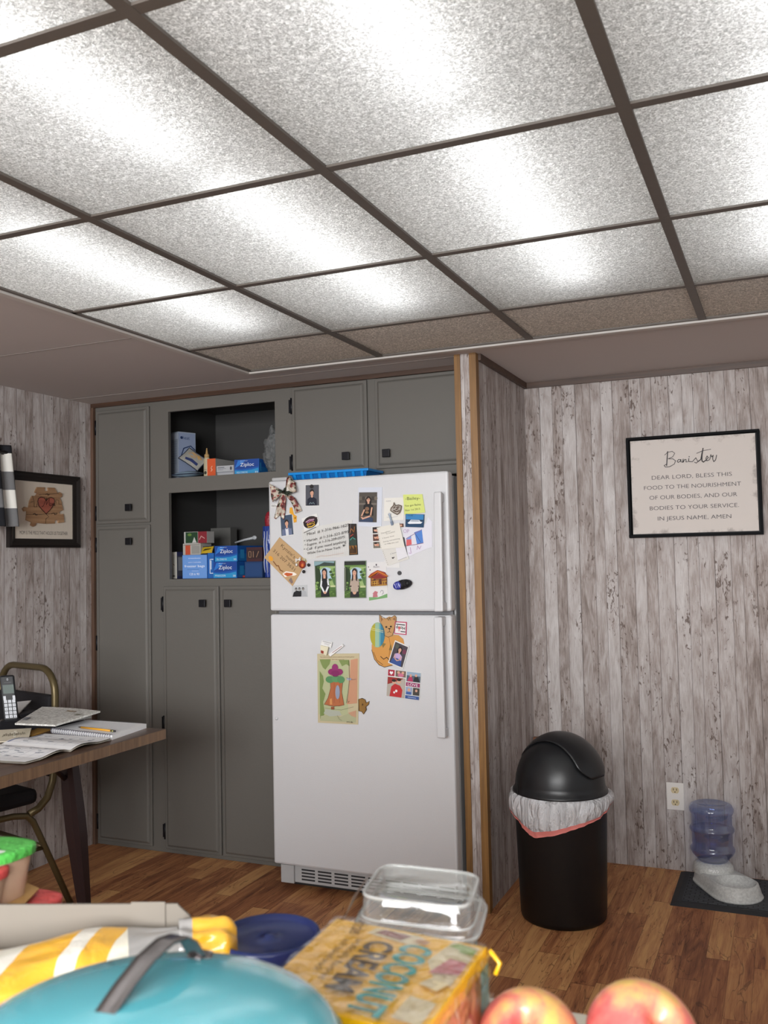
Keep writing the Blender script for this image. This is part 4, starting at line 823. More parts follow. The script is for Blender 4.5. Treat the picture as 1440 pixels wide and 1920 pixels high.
m = MB(); m.prism([chp(*p, .002) for p in ((735, 272), (770, 232), (845, 190), (930, 215), (962, 260), (950, 275), (850, 225), (750, 285))], (0, -.012, 0), M('#9a3d26', .6)); m.tube([chp(*p, .0145) for p in ((738, 275), (845, 205), (960, 265))], .003, '#c4732e', 6); m.build('roof', t)
m = MB(); m.prism([chp(*p, .0101) for p in ((770, 270), (845, 232), (935, 262), (935, 290), (770, 296))], (0, -.001, 0), '#7a1f1c'); m.build('porch', t)
def portrait(label, px, shirt, under, hair, sleeves, top):
    flat('photo_print', label, 'photo', px, '#8d928c',
     [('r', .03, .02, .97, .98, '#4d6b38'), ('r', .10, .30, .97, .85, '#8fa86a'), ('e', .55, .62, .34, .20, '#a9c0cf'), ('p', [(.04, .12), (.04, .86), (.22, .84), (.30, .6), (.24, .3), (.2, .12)], '#27391f'), ('p', [(.97, .25), (.97, .8), (.86, .78), (.78, .55), (.86, .4)], '#4f7040'), ('r', .72, .28, .96, .33, '#b6bd8c')]
     +[('e', .5+.42*math.sin(i*2.4), .25+.6*((i*37) % 23)/23, .07, .035, ['#31491f', '#5f8242', '#3f5c2a', '#7c9a55'][i % 4]) for i in range(26) if abs(math.sin(i*2.4)) > .45]+[('r', .03, .02, .97, .20, '#44602a')]+[('e', .08+.09*i, .10+.03*(i % 3), .05, .02, '#5b7a38') for i in range(10)]+top
     +[('p', [(.30, .03), (.32, .32), (.34, .48), (.44, .55), (.56, .55), (.66, .48), (.68, .32), (.70, .03)], under), ('p', [(.33, .18), (.34, .46), (.43, .55), (.57, .55), (.66, .46), (.67, .18)], shirt), ('l', [(.36, .50), (.32, .32), (.47, .14)], .0075, sleeves), ('l', [(.64, .50), (.68, .32), (.53, .14)], .0075, sleeves), ('e', .5, .14, .07, .035, SKIN)]
     +[('r', .45, .52, .55, .62, SKIN), ('e', .5, .70, .115, .10, hair), ('p', [(.40, .70), (.37, .45), (.44, .48), (.44, .66)], hair), ('p', [(.60, .70), (.63, .45), (.56, .48), (.56, .66)], hair), ('e', .5, .675, .082, .082, SKIN), ('p', [(.42, .70), (.45, .775), (.55, .775), (.58, .70), (.5, .75)], hair), ('e', .47, .685, .012, .008, '#2a1c18'), ('e', .53, .685, .012, .008, '#2a1c18'), ('e', .5, .638, .03, .008, '#a8584e')])
portrait('garden portrait of a person in a black dress with white sleeves, left of a pair', [(589.5, 1051.5), (629.5, 1051), (631.5, 1120), (592, 1121.5)], '#16171c', '#16171c', '#231818', '#d6d8da', [('r', .03, .86, .97, .98, '#7d9aa0'), ('p', [(.05, .86), (.3, .90), (.5, .96), (.97, .93), (.97, .86)], '#33403a')])
portrait('garden portrait of a person in a beige sweater with braids, right of a pair', [(646, 1051.5), (687.5, 1050.5), (687.5, 1121.5), (646, 1122)], '#a89688', '#1b1a1e', '#2a1c18', '#a89688', [('r', .03, .88, .97, .98, '#20241c'), ('r', .03, .84, .97, .88, '#5c7d3c'), ('r', .03, .2, .12, .82, '#59604e')])
# kraft envelope
EV = [c1(130, 520), c1(325, 690), c1(222, 868), c1(22, 665)]
flat('envelope', 'tan paper envelope with handwriting turned like a diamond at the left edge of the freezer', 'envelope', EV, '#b3936a',
     [TX("Kynzie's", .42, .76, .13, '#5a4632', .50), TX('number', .66, .60, .12, '#5a4632', .42), TX('316 207 3631', .46, .42, .12, '#5a4632', .76), ('e', .15, .16, .07, .08, '#d9962a'), ('l', [(.25, .15), (.38, .12), (.42, .17), (.52, .10), (.6, .14)], .004, '#7d4a22'), ('p', [(.62, .06), (.66, .22), (.86, .40), (.95, .42), (.92, .34), (.80, .18), (.72, .04)], '#e6ddd2'), ('p', [(.65, .09), (.69, .20), (.84, .34), (.86, .28), (.76, .12)], '#b8562a'), ('p', [(.84, .06), (.86, .2), (.97, .12), (.95, .04)], '#7d6a66')], lift=.0016)
t = thing('dog_magnet', 'round red figure magnet with a white bone and black paws on the tan envelope', 'magnet', F(567, 1060, FY-.012))
ce = lambda x, y: (490+x/9.6, 1000+y/9.6)
m = MB(); m.sphere(F(*ce(735, 560), FY-.012), .0155, .010, .0165, M('#8f2f1c', .4, bump=.3, bscale=300), 18, 12); m.sphere(F(*ce(740, 575), FY-.020), .007, .004, .008, '#c9652e', 12, 8); m.build('body', t)
m = MB(); a, b = F(*ce(630, 485), FY-.014), F(*ce(690, 465), FY-.014); m.tube([a, b], .0035, '#d8d3cc', 8)
for q, dx in ((a, -.001), (b, .001)):
    for dz in (-.0035, .004): m.sphere(q+Vector((dx, 0, dz)), .0042, .003, .004, '#d8d3cc', 10, 6)
m.sphere(F(*ce(632, 565), FY-.012), .005, .004, .006, '#d8d3cc', 10, 6); m.build('bone', t)
for q in ((850, 570), (762, 690)):
    m = MB(); m.sphere(F(*ce(*q), FY-.012), .0065, .006, .0068, M('#121114', .35), 12, 8); m.build('paw', t)
m = MB(); m.sphere(F(*ce(775, 475), FY-.010), .005, .004, .006, '#b5ae8c', 10, 6); m.build('ear', t)
flat('photo_print', 'small black and white photo of three people below the tan envelope', 'photo', [(547.5, 1098), (576, 1096.5), (577, 1119), (547.5, 1119.5)], '#b4b6b8',
     [('p', [(.05, .03), (.12, .4), (.3, .55), (.5, .5), (.62, .55), (.62, .03)], '#16161a'), ('p', [(.6, .03), (.64, .45), (.76, .55), (.92, .45), (.97, .03)], '#a4a6aa')]+[q for x in (.28, .5, .74) for q in (('e', x, .68, .075, .14, '#2c2a2c'), ('e', x, .64, .055, .10, '#8f8984'))])
flat('word_magnet', 'tiny white word magnet at the left edge under the bow', 'magnet', [(508.5, 945), (521, 945), (521, 952), (508.5, 952)], WH, [TX('Why', .5, .12, .72, '#1c1c1e', .9)])
yt = [(543.5, 952), (548, 951), (551, 964), (556.5, 968), (556, 979), (551, 980), (549.5, 966), (543, 962)]
m = MB(); m.prism([F(*p, FY-.0004) for p in yt], (0, -.0015, 0), '#d89a28'); p = F(553.5, 971, FY-.002); m.prism([(p.x-.003, p.y, p.z), (p.x, p.y, p.z+.004), (p.x+.003, p.y, p.z), (p.x, p.y, p.z-.005)], (0, -.0006, 0), '#5a3a12'); tag(m.build('tag_magnet'), 'orange tag-shaped magnet hanging under the ribbon bow', 'magnet')
# ribbon bow
k = NT('floral_ribbon'); tc = k.n('ShaderNodeTexCoord'); n1 = k.noise(tc.outputs['Object'], 42, 2, .5); n2 = k.noise(tc.outputs['Object'], 70, 3, .6)
cl = k.ramp(n1, [(.40, '#4f1a1a'), (.44, '#8c2a26'), (.48, '#a89c8c'), (.60, '#b8ad9e'), (.64, '#d6d0c6')]); cl = k.mix(k.ramp(n2, [(.60, (0, 0, 0)), (.64, (255, 255, 255))]), cl, '#2d3a26'); k.l(cl, k.b.inputs['Base Color']); k.b.inputs['Roughness'].default_value = .6; RIB = k.m
cb = lambda x, y: (490+x/11.08, 880+y/11.08)
t = thing('ribbon_bow', 'beige and red floral ribbon bow at the top left corner of the freezer door', 'bow', F(*cb(460, 480), FY-.01))
def rib(name, pts, sub=6):   # pts: ((x,y edge a),(x,y edge b),depth)
    def fn(u, v):
        s = u*(len(pts)-1); i = min(int(s), len(pts)-2); f = s-i; f2 = f*f*(3-2*f)
        A_ = [pts[i][0][q]+(pts[i+1][0][q]-pts[i][0][q])*f for q in (0, 1)]; B_ = [pts[i][1][q]+(pts[i+1][1][q]-pts[i][1][q])*f for q in (0, 1)]; d_ = pts[i][2]+(pts[i+1][2]-pts[i][2])*f2
        x = A_[0]+(B_[0]-A_[0])*v; y = A_[1]+(B_[1]-A_[1])*v; return F(*cb(x, y), FY-d_-.003*math.sin(PI*v))
    m = MB(); m.grid(fn, sub*(len(pts)-1), 5, RIB); m.build(name, t, solid=.0008)
rib('loop', [((440, 440), (440, 510), .012), ((300, 380), (330, 600), .030), ((165, 290), (235, 680), .034), ((190, 330), (200, 560), .018), ((300, 400), (300, 520), .008), ((440, 450), (440, 500), .010)])
rib('loop', [((470, 430), (480, 500), .012), ((510, 330), (560, 490), .030), ((520, 200), (720, 470), .036), ((560, 150), (710, 280), .022), ((560, 260), (640, 330), .010), ((470, 440), (480, 490), .010)])
rib('tail', [((430, 500), (500, 520), .014), ((370, 620), (510, 640), .016), ((310, 820), (500, 830), .010), ((265, 1010), (300, 1035), .006)])
rib('tail', [((480, 520), (560, 500), .014), ((600, 650), (700, 600), .018), ((680, 800), (800, 760), .012), ((700, 920), (850, 860), .006)])
rib('tail', [((430, 700), (500, 720), .012), ((400, 830), (500, 850), .012), ((380, 960), (470, 1050), .008)])
m = MB(); m.sphere(F(*cb(460, 470), FY-.022), .008, .008, .007, M('#3a2a22', .7), 12, 8)
for a, b in (((440, 470), (330, 430)), ((450, 460), (350, 500)), ((480, 490), (560, 560)), ((480, 480), (650, 490)), ((500, 500), (580, 520)), ((470, 450), (510, 380))): m.tube([F(*cb(*a), FY-.030), F(*cb((a[0]+b[0])/2, (a[1]+b[1])/2-12), FY-.040), F(*cb(*b), FY-.036)], [.004, .005, .0012], M('#242c20', .7), 6)
m.build('knot', t)

# lower door
flat('coloring_page', 'coloured-in page of a tree stump house with purple and green leaves on the lower door', 'drawing', [c7(35, 520), c7(575, 515), c7(560, 1430), c7(45, 1405)], '#b9ad8c',
     [('r', .02, .12, .75, .90, '#a9ad86'), ('p', [(.80, .91), (.97, .93), (.97, .30), (.72, .28), (.77, .5), (.79, .7)], '#bb8a6c'), TX('The tree is a home where small forest friends gather', .48, .945, .016, '#6b4c3a', .82), TX('when they are at rest', .5, .91, .016, '#6b4c3a', .3)]
     +[('p', [(.06, .92), (.33, .92), (.3, .85), (.26, .82), (.2, .77), (.14, .8), (.1, .85)], '#77884e'), ('p', [(.52, .91), (.77, .91), (.78, .82), (.7, .85), (.6, .82)], '#77884e'), ('p', [(.06, .06), (.06, .75), (.14, .68), (.16, .6), (.12, .5), (.2, .42), (.14, .3), (.18, .15), (.13, .06)], '#73854a')]
     +[('p', [(.08, .10), (.30, .13), (.56, .10), (.8, .16), (.95, .10), (.95, .03), (.06, .03)], '#a4a583'), ('p', [(.2, .20), (.55, .18), (.6, .12), (.3, .10), (.15, .14)], '#a6aa9c'), ('p', [(.76, .16), (.95, .2), (.95, .1), (.84, .12)], '#b98f72')]
     +[('p', [(.17, .27), (.26, .36), (.33, .52), (.32, .60), (.62, .60), (.60, .45), (.66, .27), (.55, .25), (.3, .25)], '#a9623c'), ('l', [(.32, .6), (.33, .5), (.26, .36), (.17, .27), (.4, .245), (.66, .27), (.6, .45), (.62, .6)], .0014, '#3a2418'), ('l', [(.42, .58), (.42, .3)], .001, '#6a3c22'), ('l', [(.56, .58), (.55, .3)], .001, '#6a3c22'), ('e', .50, .45, .055, .10, '#8a93a8'), ('p', [(.31, .27), (.31, .35), (.36, .36), (.37, .27)], '#c98a52'), ('r', .34, .20, .42, .24, '#8e4a2c')]
     +[('e', .32, .63, .11, .05, '#4f8456'), ('e', .46, .64, .10, .05, '#568c5c'), ('e', .58, .63, .09, .05, '#4f8456'), ('e', .36, .74, .09, .045, '#86265f'), ('e', .54, .74, .09, .045, '#86265f'), ('e', .44, .80, .075, .055, '#8a2a66'), ('e', .45, .72, .1, .045, '#7a2058')]
     +[('l', [(.34, .69), (.46, .67), (.58, .69)], .0012, '#3f1030'), ('e', .78, .64, .06, .018, '#9aa0b0'), ('l', [(.72, .66), (.86, .63), (.95, .64)], .0012, '#4a4a58'), ('l', [(.77, .9), (.79, .65), (.76, .45), (.72, .3)], .0014, '#4a342a'), ('l', [(.74, .35), (.76, .31), (.80, .33)], .001, '#3a2a22'), ('l', [(.2, .22), (.6, .2), (.9, .25)], .001, '#5a5c48'), ('l', [(.5, .12), (.55, .07), (.62, .05)], .001, '#5a5c48'), TX('M.B.', .82, .025, .02, '#4a4438', .16)], thick=.0018, lift=.0012)
for i, (a, b, lab) in enumerate((((150, 360), (110, 530), 'white square clip magnet at the upper left of the coloured page'), ((380, 400), (190, 550), 'long white clip magnet slanting over the top edge of the coloured page'))):
    t = thing('clip_magnet', lab, 'clip', F(*c7(*b), FY-.004))
    if i == 0:
        m = MB(); m.hexa(quad(c7(95, 345), c7(228, 372), c7(210, 445), c7(78, 405), FY-.001)+quad(c7(95, 345), c7(228, 372), c7(210, 445), c7(78, 405), FY-.010), M('#d9d8d6', .4)); m.art(quad(c7(95, 345), c7(228, 372), c7(210, 445), c7(78, 405), FY-.010), [('l', [(.1, .8), (.9, .78)], .0016, '#55565c'), ('l', [(.3, .55), (.8, .53)], .0012, '#8a8a90'), ('l', [(.3, .35), (.75, .33)], .0012, '#8a8a90')]); m.build('plate', t)
        m = MB(); q = quad(c7(85, 410), c7(185, 430), c7(160, 540), c7(85, 510), FY-.010); m.hexa(q+[p-Vector((0, .007, 0)) for p in q], M('#d6cfb4', .5)); m.art([p-Vector((0, .007, 0)) for p in q], [('r', .05, .05, .5, .40, '#8c2f22')]); m.build('jaw', t)
    else:
        m = MB(); q = quad(c7(368, 392), c7(388, 418), c7(215, 552), c7(190, 525), FY-.004); m.hexa(q+[p-Vector((0, .010, 0)) for p in q], M('#d9d8d6', .4)); m.build('plate', t)
        m = MB(); q2 = [p-Vector((0, .0101, 0)) for p in q]; m.art(q2, [('l', [(.4, .25), (.55, .9)], .0022, '#8a5a5c')]); m.build('imprint', t)
lp = [(565, 1105), (610, 1092), (650, 1110), (665, 1150), (705, 1130), (695, 1170), (660, 1200), (665, 1240), (630, 1295), (610, 1265), (570, 1255)]
m = MB(); m.prism([F(*c7(*p), FY-.0004) for p in lp], (0, -.004, 0), wood_mat('dog_wood', '#7a5524', '#94702f', 'z')); m.tube([F(*c7(*p), FY-.0044) for p in lp], .0012, '#33200e', 5, True); m.art(quad(c7(580, 1120), c7(650, 1120), c7(650, 1220), c7(580, 1220), FY-.0045), [('l', [(.4, .4), (.55, .6), (.6, .45), (.5, .35)], .002, '#33200e')])
tag(m.build('leaf_magnet'), 'brown wooden cut-out magnet poking out right of the coloured page', 'magnet')
# cat-in-pumpkin cut-out
OUT = [(835, 15), (875, 60), (915, 65), (960, 40), (990, 50), (1030, 25), (1055, 50), (1050, 120), (1030, 200), (1010, 270), (1080, 280), (1140, 330), (1155, 400), (1100, 560), (1000, 670), (900, 695), (830, 665), (770, 590), (735, 470), (735, 400), (800, 330), (880, 310), (900, 280), (890, 200), (870, 150), (838, 100)]
t = thing('paper_cutout', 'paper cut-out of a tan cat behind an orange pumpkin on the lower door', 'drawing', F(*c7(940, 400), FY-.001))
qx0, qy0, qx1, qy1 = 730, 0, 1160, 700
def pc(x, y): return ((x-qx0)/(qx1-qx0), (qy1-y)/(qy1-qy0))
Q = quad(c7(qx0, qy0), c7(qx1, qy0), c7(qx1, qy1), c7(qx0, qy1), FY-.0018)
m = MB(); m.prism([F(*c7(*p), FY-.0006) for p in OUT], (0, -.0012, 0), '#b48a58')
bk = '#3b2a1a'
m.art(Q, [('p', [pc(*p) for p in ((735, 400), (800, 330), (900, 300), (1000, 300), (1080, 285), (1140, 335), (1152, 400), (1100, 555), (1000, 665), (900, 690), (830, 660), (770, 585), (737, 470))], '#c28a44'),
    ('p', [pc(*p) for p in ((860, 380), (920, 390), (880, 445))], '#7d6a3a'), ('p', [pc(*p) for p in ((985, 395), (1000, 480), (955, 470))], '#7d6a3a'), ('l', [pc(*p) for p in ((850, 555), (890, 590), (930, 565), (960, 600))], .003, bk),
    ('l', [pc(*p) for p in ((735, 470), (770, 590), (830, 662), (900, 692), (1000, 668))], .0022, bk), ('l', [pc(*p) for p in ((760, 500), (800, 600), (880, 660))], .0016, bk), ('l', [pc(*p) for p in ((960, 310), (975, 400), (960, 560))], .0012, '#7a4a1a'),
    ('p', [pc(*p) for p in ((850, 35), (880, 75), (860, 110))], '#8a5f3e'), ('p', [pc(*p) for p in ((1035, 45), (1042, 95), (1005, 75))], '#8a5f3e'), ('e', *pc(925, 175), .03, .016, '#22180f'), ('e', *pc(985, 170), .03, .016, '#22180f'), ('p', [pc(*p) for p in ((945, 190), (985, 190), (966, 210))], '#22180f'),
    ('l', [pc(*p) for p in ((966, 210), (966, 235), (940, 245))], .0014, bk), ('l', [pc(*p) for p in ((966, 235), (990, 245))], .0014, bk), ('l', [pc(*p) for p in ((838, 20), (838, 100), (870, 150), (890, 200), (900, 285), (950, 305), (1005, 285), (1030, 200), (1050, 120), (1053, 50), (1030, 28), (990, 52), (915, 68), (838, 20))], .0014, bk), ('l', [pc(*p) for p in ((940, 60), (955, 90), (970, 60), (985, 90))], .0012, bk)])
m.build('cat_sheet', t)
m = MB(); m.prism([F(*c7(808+95*math.cos(2*PI*i/28), 278+162*math.sin(2*PI*i/28)), FY-.0026) for i in range(28)], (0, -.0012, 0), '#8fa36a')
Q = quad(c7(713, 116), c7(903, 116), c7(903, 440), c7(713, 440), FY-.0038)
def el(a, b, n=10): return [(.5+.49*math.cos(a+(b-a)*i/n), .5+.49*math.sin(a+(b-a)*i/n)) for i in range(n+1)]
m.art(Q, [('p', el(PI*.60, PI*1.40), '#a39a2c'), ('p', el(-PI*.40, PI*.40), '#2f7490'), ('p', [(.35, .97), (.55, .99), (.66, .95), (.66, .05), (.55, .01), (.35, .03)], '#8fae92'), ('p', [(.62, .95), (.72, .92), (.72, .08), (.62, .05)], '#5a96a0'), ('l', [(.1, .78), (.5, .72), (.9, .66)], .002, '#c9c27a'), ('l', [(.05, .72), (.9, .60)], .0014, '#d0cfa0')]); m.build('painted_egg', t)
flat('square_magnet', 'small white square magnet with a pink border and black lettering, beside the cat cut-out', 'magnet', [c7(1035, 102), c7(1188, 112), c7(1182, 278), c7(1025, 262)], '#b03a5c', [('r', .07, .07, .93, .93, '#d6d2d2'), TX('Hoop', .5, .62, .26, '#1a1a1c', .76, rot=PI, thin=.02), ('e', .40, .50, .10, .13, '#c05a5a'), ('e', .40, .32, .08, .1, '#d0a0a0'), ('l', [(.15, .78), (.85, .76)], .004, '#3a3a3e'), ('l', [(.55, .24), (.9, .23)], .004, '#4a4a4e')], thick=.003)
flat('photo_print', 'tilted photo of a seated child in a lilac top overlapping the pumpkin cut-out', 'photo', [c7(1035, 345), c7(1215, 425), c7(1135, 715), c7(945, 635)], WH, [('r', .05, .05, .95, .95, '#413a42'), ('e', .8, .7, .13, .1, '#6a3048'), ('e', .25, .8, .12, .1, '#4d5246')]+fig(.5, .72, .24, '#1f1518', '#b49ac4', asp=1.5, bottom=.22)+[('p', [(.12, .05), (.2, .28), (.5, .34), (.8, .28), (.85, .05)], '#2f4a86'), ('l', [(.3, .45), (.32, .3), (.5, .24)], .004, SKIN), ('l', [(.7, .45), (.66, .3), (.5, .24)], .004, SKIN)], lift=.0046)
flat('collage_magnet', 'white photo collage magnet reading LOVE on the lower door', 'magnet', [c7(945, 715), c7(1372, 765), c7(1352, 1120), c7(925, 1062)], WH,
     [('r', .01, .76, .21, .99, '#9c2238'), ('p', [(.11, .80), (.055, .88), (.075, .94), (.11, .91), (.145, .94), (.165, .88)], '#e4dfe0'), ('r', .24, .76, .55, .99, '#6d5a50'), ('e', .40, .83, .09, .07, '#c06a86'), ('e', .33, .92, .04, .05, SKIN), ('e', .46, .92, .04, .05, SKIN), ('r', .58, .64, .99, .99, '#4a5a6a'), ('r', .58, .86, .99, .99, '#8aa0b4'), ('p', [(.60, .65), (.66, .82), (.74, .82), (.78, .65)], '#a83058'), ('p', [(.78, .65), (.82, .84), (.92, .84), (.98, .65)], '#1c2226'), ('e', .7, .86, .035, .05, SKIN), ('e', .86, .88, .035, .05, SKIN)]
     +[('r', .01, .01, .55, .73, '#a8a096'), ('p', [(.02, .45), (.02, .72), (.5, .72), (.35, .6)], '#8c2a26'), ('p', [(.10, .02), (.14, .38), (.24, .5), (.40, .45), (.48, .3), (.46, .02)], '#b02328'), ('e', .22, .56, .06, .08, SKIN), ('e', .36, .60, .06, .08, SKIN), ('e', .21, .61, .065, .05, '#2a1a18'), ('e', .36, .66, .065, .05, '#2a1a18'), ('e', .30, .24, .035, .05, '#e0d8d8'), ('e', .24, .18, .03, .04, '#e0d8d8')]
     +[('r', .58, .47, .99, .61, '#8c2a5c'), TX('LOVE', .785, .492, .095, '#e6e2e6', .30), ('r', .58, .17, .77, .44, '#8d9cb6'), ('e', .68, .34, .04, .06, SKIN), ('r', .60, .17, .75, .27, '#3a5a9a'), ('r', .80, .17, .99, .44, '#3d3a36'), ('e', .9, .34, .035, .05, SKIN), ('r', .58, .02, .99, .14, '#33508c'), ('l', [(.66, .08), (.9, .075)], .002, '#a9b6d0')], thick=.002)

# tray on top of the refrigerator
t = thing('storage_tray', 'bright blue ribbed plastic tray lying on top of the refrigerator', 'tray', (-1.74, 3.52, 1.688))
BL = M('#1483d0', .35); xa, xb = F(540, 893, 3.46).x, F(690, 885, 3.46).x; yq0, yq1 = 3.46, 3.62
m = MB(); m.hexa([(xa+.02, yq0+.02, 1.688), (xb-.02, yq0+.02, 1.688), (xb-.02, yq1-.02, 1.688), (xa+.02, yq1-.02, 1.688), (xa+.008, yq0+.008, 1.722), (xb-.008, yq0+.008, 1.722), (xb-.008, yq1-.008, 1.722), (xa+.008, yq1-.008, 1.722)], M('#0f62a6', .4)); m.build('body', t)
m = MB(); m.box(xa, yq0, 1.716, xb, yq1, 1.727, BL); m.build('rim', t, bevel=.002)
m = MB()
for i in range(9): x = xa+.03+(xb-xa-.06)*i/8; m.hexa([(x-.006, yq0+.012, 1.690), (x+.006, yq0+.012, 1.690), (x+.006, yq0+.024, 1.690), (x-.006, yq0+.024, 1.690), (x-.006, yq0+.002, 1.716), (x+.006, yq0+.002, 1.716), (x+.006, yq0+.02, 1.716), (x-.006, yq0+.02, 1.716)], BL)
m.build('ribs', t)

# ---------------------------------------------------------------- open shelves
S1, S2 = 1.7575, 1.2775
def S(u, v, y): return at(u, v, 'y', y)
def sbox(name, label, cat, u0, vt, u1, zb, yf, dep, col, front=(), side=(), yaw=0.0, group=None, top=()):
    pl, pr = S(u0, vt, yf), S(u1, vt, yf); z1 = (pl.z+pr.z)/2; wd = pr.x-pl.x; c, s = math.cos(yaw), math.sin(yaw)
    zb += .0004; o = Vector((pl.x, yf, zb)); ex = Vector((c, s, 0))*wd; ey = Vector((-s, c, 0))*dep; ez = Vector((0, 0, z1-zb))
    P = [o, o+ex, o+ex+ey, o+ey]; T = [p+ez for p in P]
    m = MB(); m.hexa(P+T, col)
    if front: m.art([P[0], P[1], T[1], T[0]], front, e=.0004)
    if side: m.art([P[1], P[2], T[2], T[1]], side, e=.0004)
    if top: m.art([T[0], T[1], T[2], T[3]], top, e=.0004)
    return tag(m.build(name), label, cat, group), z1
ZB = '#1556a8'
def zip_front(a, b): return [('p', [(.02, .98), (.02, .4), (.3, .36), (.7, .42), (.98, .5), (.98, .98)], '#173f8c'), ('p', [(.02, .45), (.3, .7), (.45, .95), (.15, .95)], '#2a72c4'), ('p', [(.02, .02), (.02, .30), (.35, .26), (.7, .30), (.98, .40), (.98, .02)], '#2a8cc0'), TX('Ziploc', .52, .55, .24, '#e0e4ea', .56), TX('BRAND', .4, .88, .05, '#b9c6dc', .3), TX(a, .32, .10, .11, '#c9dcea', .45), TX(b, .9, .08, .12, '#d6e2ee', .12)]
zs = [('r', .03, .05, .97, .5, '#1a6cae'), ('r', .08, .2, .2, .75, '#2f8cc8')]
# upper shelf
YU = YC+.05
sbox('carton', 'tall pale blue carton with a cord drawing at the left end of the upper shelf', 'box', 319.5, 811, 341, S1, YC+.125, .10, '#9aa3b2', [('r', .05, .85, .95, .97, '#b4bccb')]+[('l', [(.15, .8-.05*i), (.85, .8-.05*i)], .0012, '#6c7a96') for i in range(10)],
     [('r', .02, .02, .98, .98, '#8894ae'), TX('heat', .45, .85, .07, '#2a3c66', .4), ('e', .18, .88, .07, .03, '#22345c'), ('l', [(.1, .45), (.3, .66), (.7, .72), (.95, .64)], .005, '#22345c'), ('e', .72, .48, .26, .17, '#20305a'), ('e', .74, .46, .17, .13, '#a4aec2')], yaw=-.36)
k = NT('quilted_pouch'); k.b.inputs['Base Color'].default_value = rgb('#8d9aa6'); k.b.inputs['Roughness'].default_value = .3; PCH = k.m
def pouch(name, label, cat, cen, ax, ay, hx, hy, th, mat, art=(), parent=None):
    cen, ax, ay = Vector(cen), Vector(ax).normalized(), Vector(ay).normalized(); nz = ax.cross(ay)
    def f(s): return lambda u, v: cen+ax*(hx*(2*u-1))*(1-.06*math.sin(PI*v))+ay*(hy*(2*v-1))*(1-.06*math.sin(PI*u))+nz*(s*th*(max(0, math.sin(PI*u)*math.sin(PI*v))**.55)+.0022*mnoise.noise(Vector((u*7, v*7, s+hx*90))))
    m = MB(); m.grid(f(1), 18, 14, mat); m.grid(f(-1), 18, 14, mat)
    for pts, col in art:      # printed patches follow the bulge
        b = [f(1)(*p)+nz*.0012 for p in pts]; m.poly(b, col)
    m.tube([f(1)(u, v) for u, v in [(i/8, 0) for i in range(8)]+[(1, i/8) for i in range(8)]+[(1-i/8, 1) for i in range(8)]+[(0, 1-i/8) for i in range(8)]], .0025, '#20283a', 5, True)
    return tag(m.build(name), label, cat)
p = S(348, 889, YC+.04); pouch('storage_bag', 'pale blue folded pouch lying flat at the left end of the upper shelf', 'bag', (p.x, YC+.062, S1+.020), (1, 0, 0), (0, 1, .05), .076, .040, .015, M('#7f93a3', .35))
p = S(357, 866, YC+.05); pouch('food_bag', 'leaning tan food bag with dark blue lettering, on the upper shelf', 'bag', (p.x, YC+.074, S1+.092), (.82, .12, -.56), (.42, .62, .70), .060, .038, .009, M('#8d8c86', .35), [([(.15, .62), (.3, .9), (.5, .88), (.6, .6), (.4, .5)], '#a98a62'), ([(.5, .85), (.62, .92), (.85, .75), (.7, .62)], '#b08a52'), ([(.2, .30), (.5, .42), (.85, .38), (.85, .2), (.5, .22), (.25, .16)], '#1d2a58')])
gp = S(385, 895, YU+.03)
t = thing('glue_bottle', 'cream glue bottle with a pointed cap on the upper shelf', 'bottle', (gp.x, YU+.045, S1))
gz = S(385, 860, YU+.045).z; m = MB(); m.lathe((gp.x, YU+.045, S1), [(0, 0), (.016, 0), (.017, .004), (.017, gz-S1-.006), (.012, gz-S1+.004), (.009, gz-S1+.006), (0, gz-S1+.006)], M('#b4a88c', .5), 20, sx=1, sy=.8); m.art([(gp.x-.012, YU+.0305, S1+.01), (gp.x+.012, YU+.0305, S1+.01), (gp.x+.012, YU+.0305, S1+.05), (gp.x-.012, YU+.0305, S1+.05)], [('e', .5, .35, .3, .2, '#3a3a30'), ('l', [(.2, .7), (.8, .72)], .002, '#6a6250')]); m.build('body', t)
m = MB(); m.lathe((gp.x, YU+.045, gz+.004), [(.0, .0), (.012, 0), (.012, .014), (.007, .018), (.0055, .024), (.0025, .046), (0, .047)], M('#a98a5c', .5), 16); m.build('cap', t)
sbox('medicine_box', 'white box with a bright orange end on the upper shelf', 'box', 388.5, 860, 404, S1, YU+.005, .19, '#9d9c98', [('r', .0, .0, 1, 1, '#c9542a'), ('l', [(.45, .3), (.6, .38), (.45, .48), (.6, .58)], .004, '#e0a88c')], [('r', .1, .1, .9, .3, '#8c8c8e')], yaw=0)
o, zt = sbox('small_box', 'lower flat white box beside the orange-ended box on the upper shelf', 'box', 407, 884.5, 439, S1, YU+.0, .10, '#8f9096', [('r', .06, .2, .94, .7, '#a5a6aa')])
sbox('small_box', 'upper flat white medicine box stacked beside the orange-ended box', 'box', 406, 873, 438, zt+.0005, YU+.0, .10, '#a9aaad', [('l', [(.08, .7), (.45, .72)], .003, '#4c4e55'), ('l', [(.08, .5), (.55, .5)], .0015, '#6c6e75'), ('l', [(.08, .3), (.4, .3)], .0015, '#6c6e75'), ('e', .85, .5, .06, .3, '#4a4c52')])
sbox('storage_bag_box', 'blue box of zip bags on the upper shelf', 'box', 439.5, 861, 484, S1, YU+.005, .10, ZB, zip_front('MEGA COMBO PAK', '35'), zs, yaw=.06)
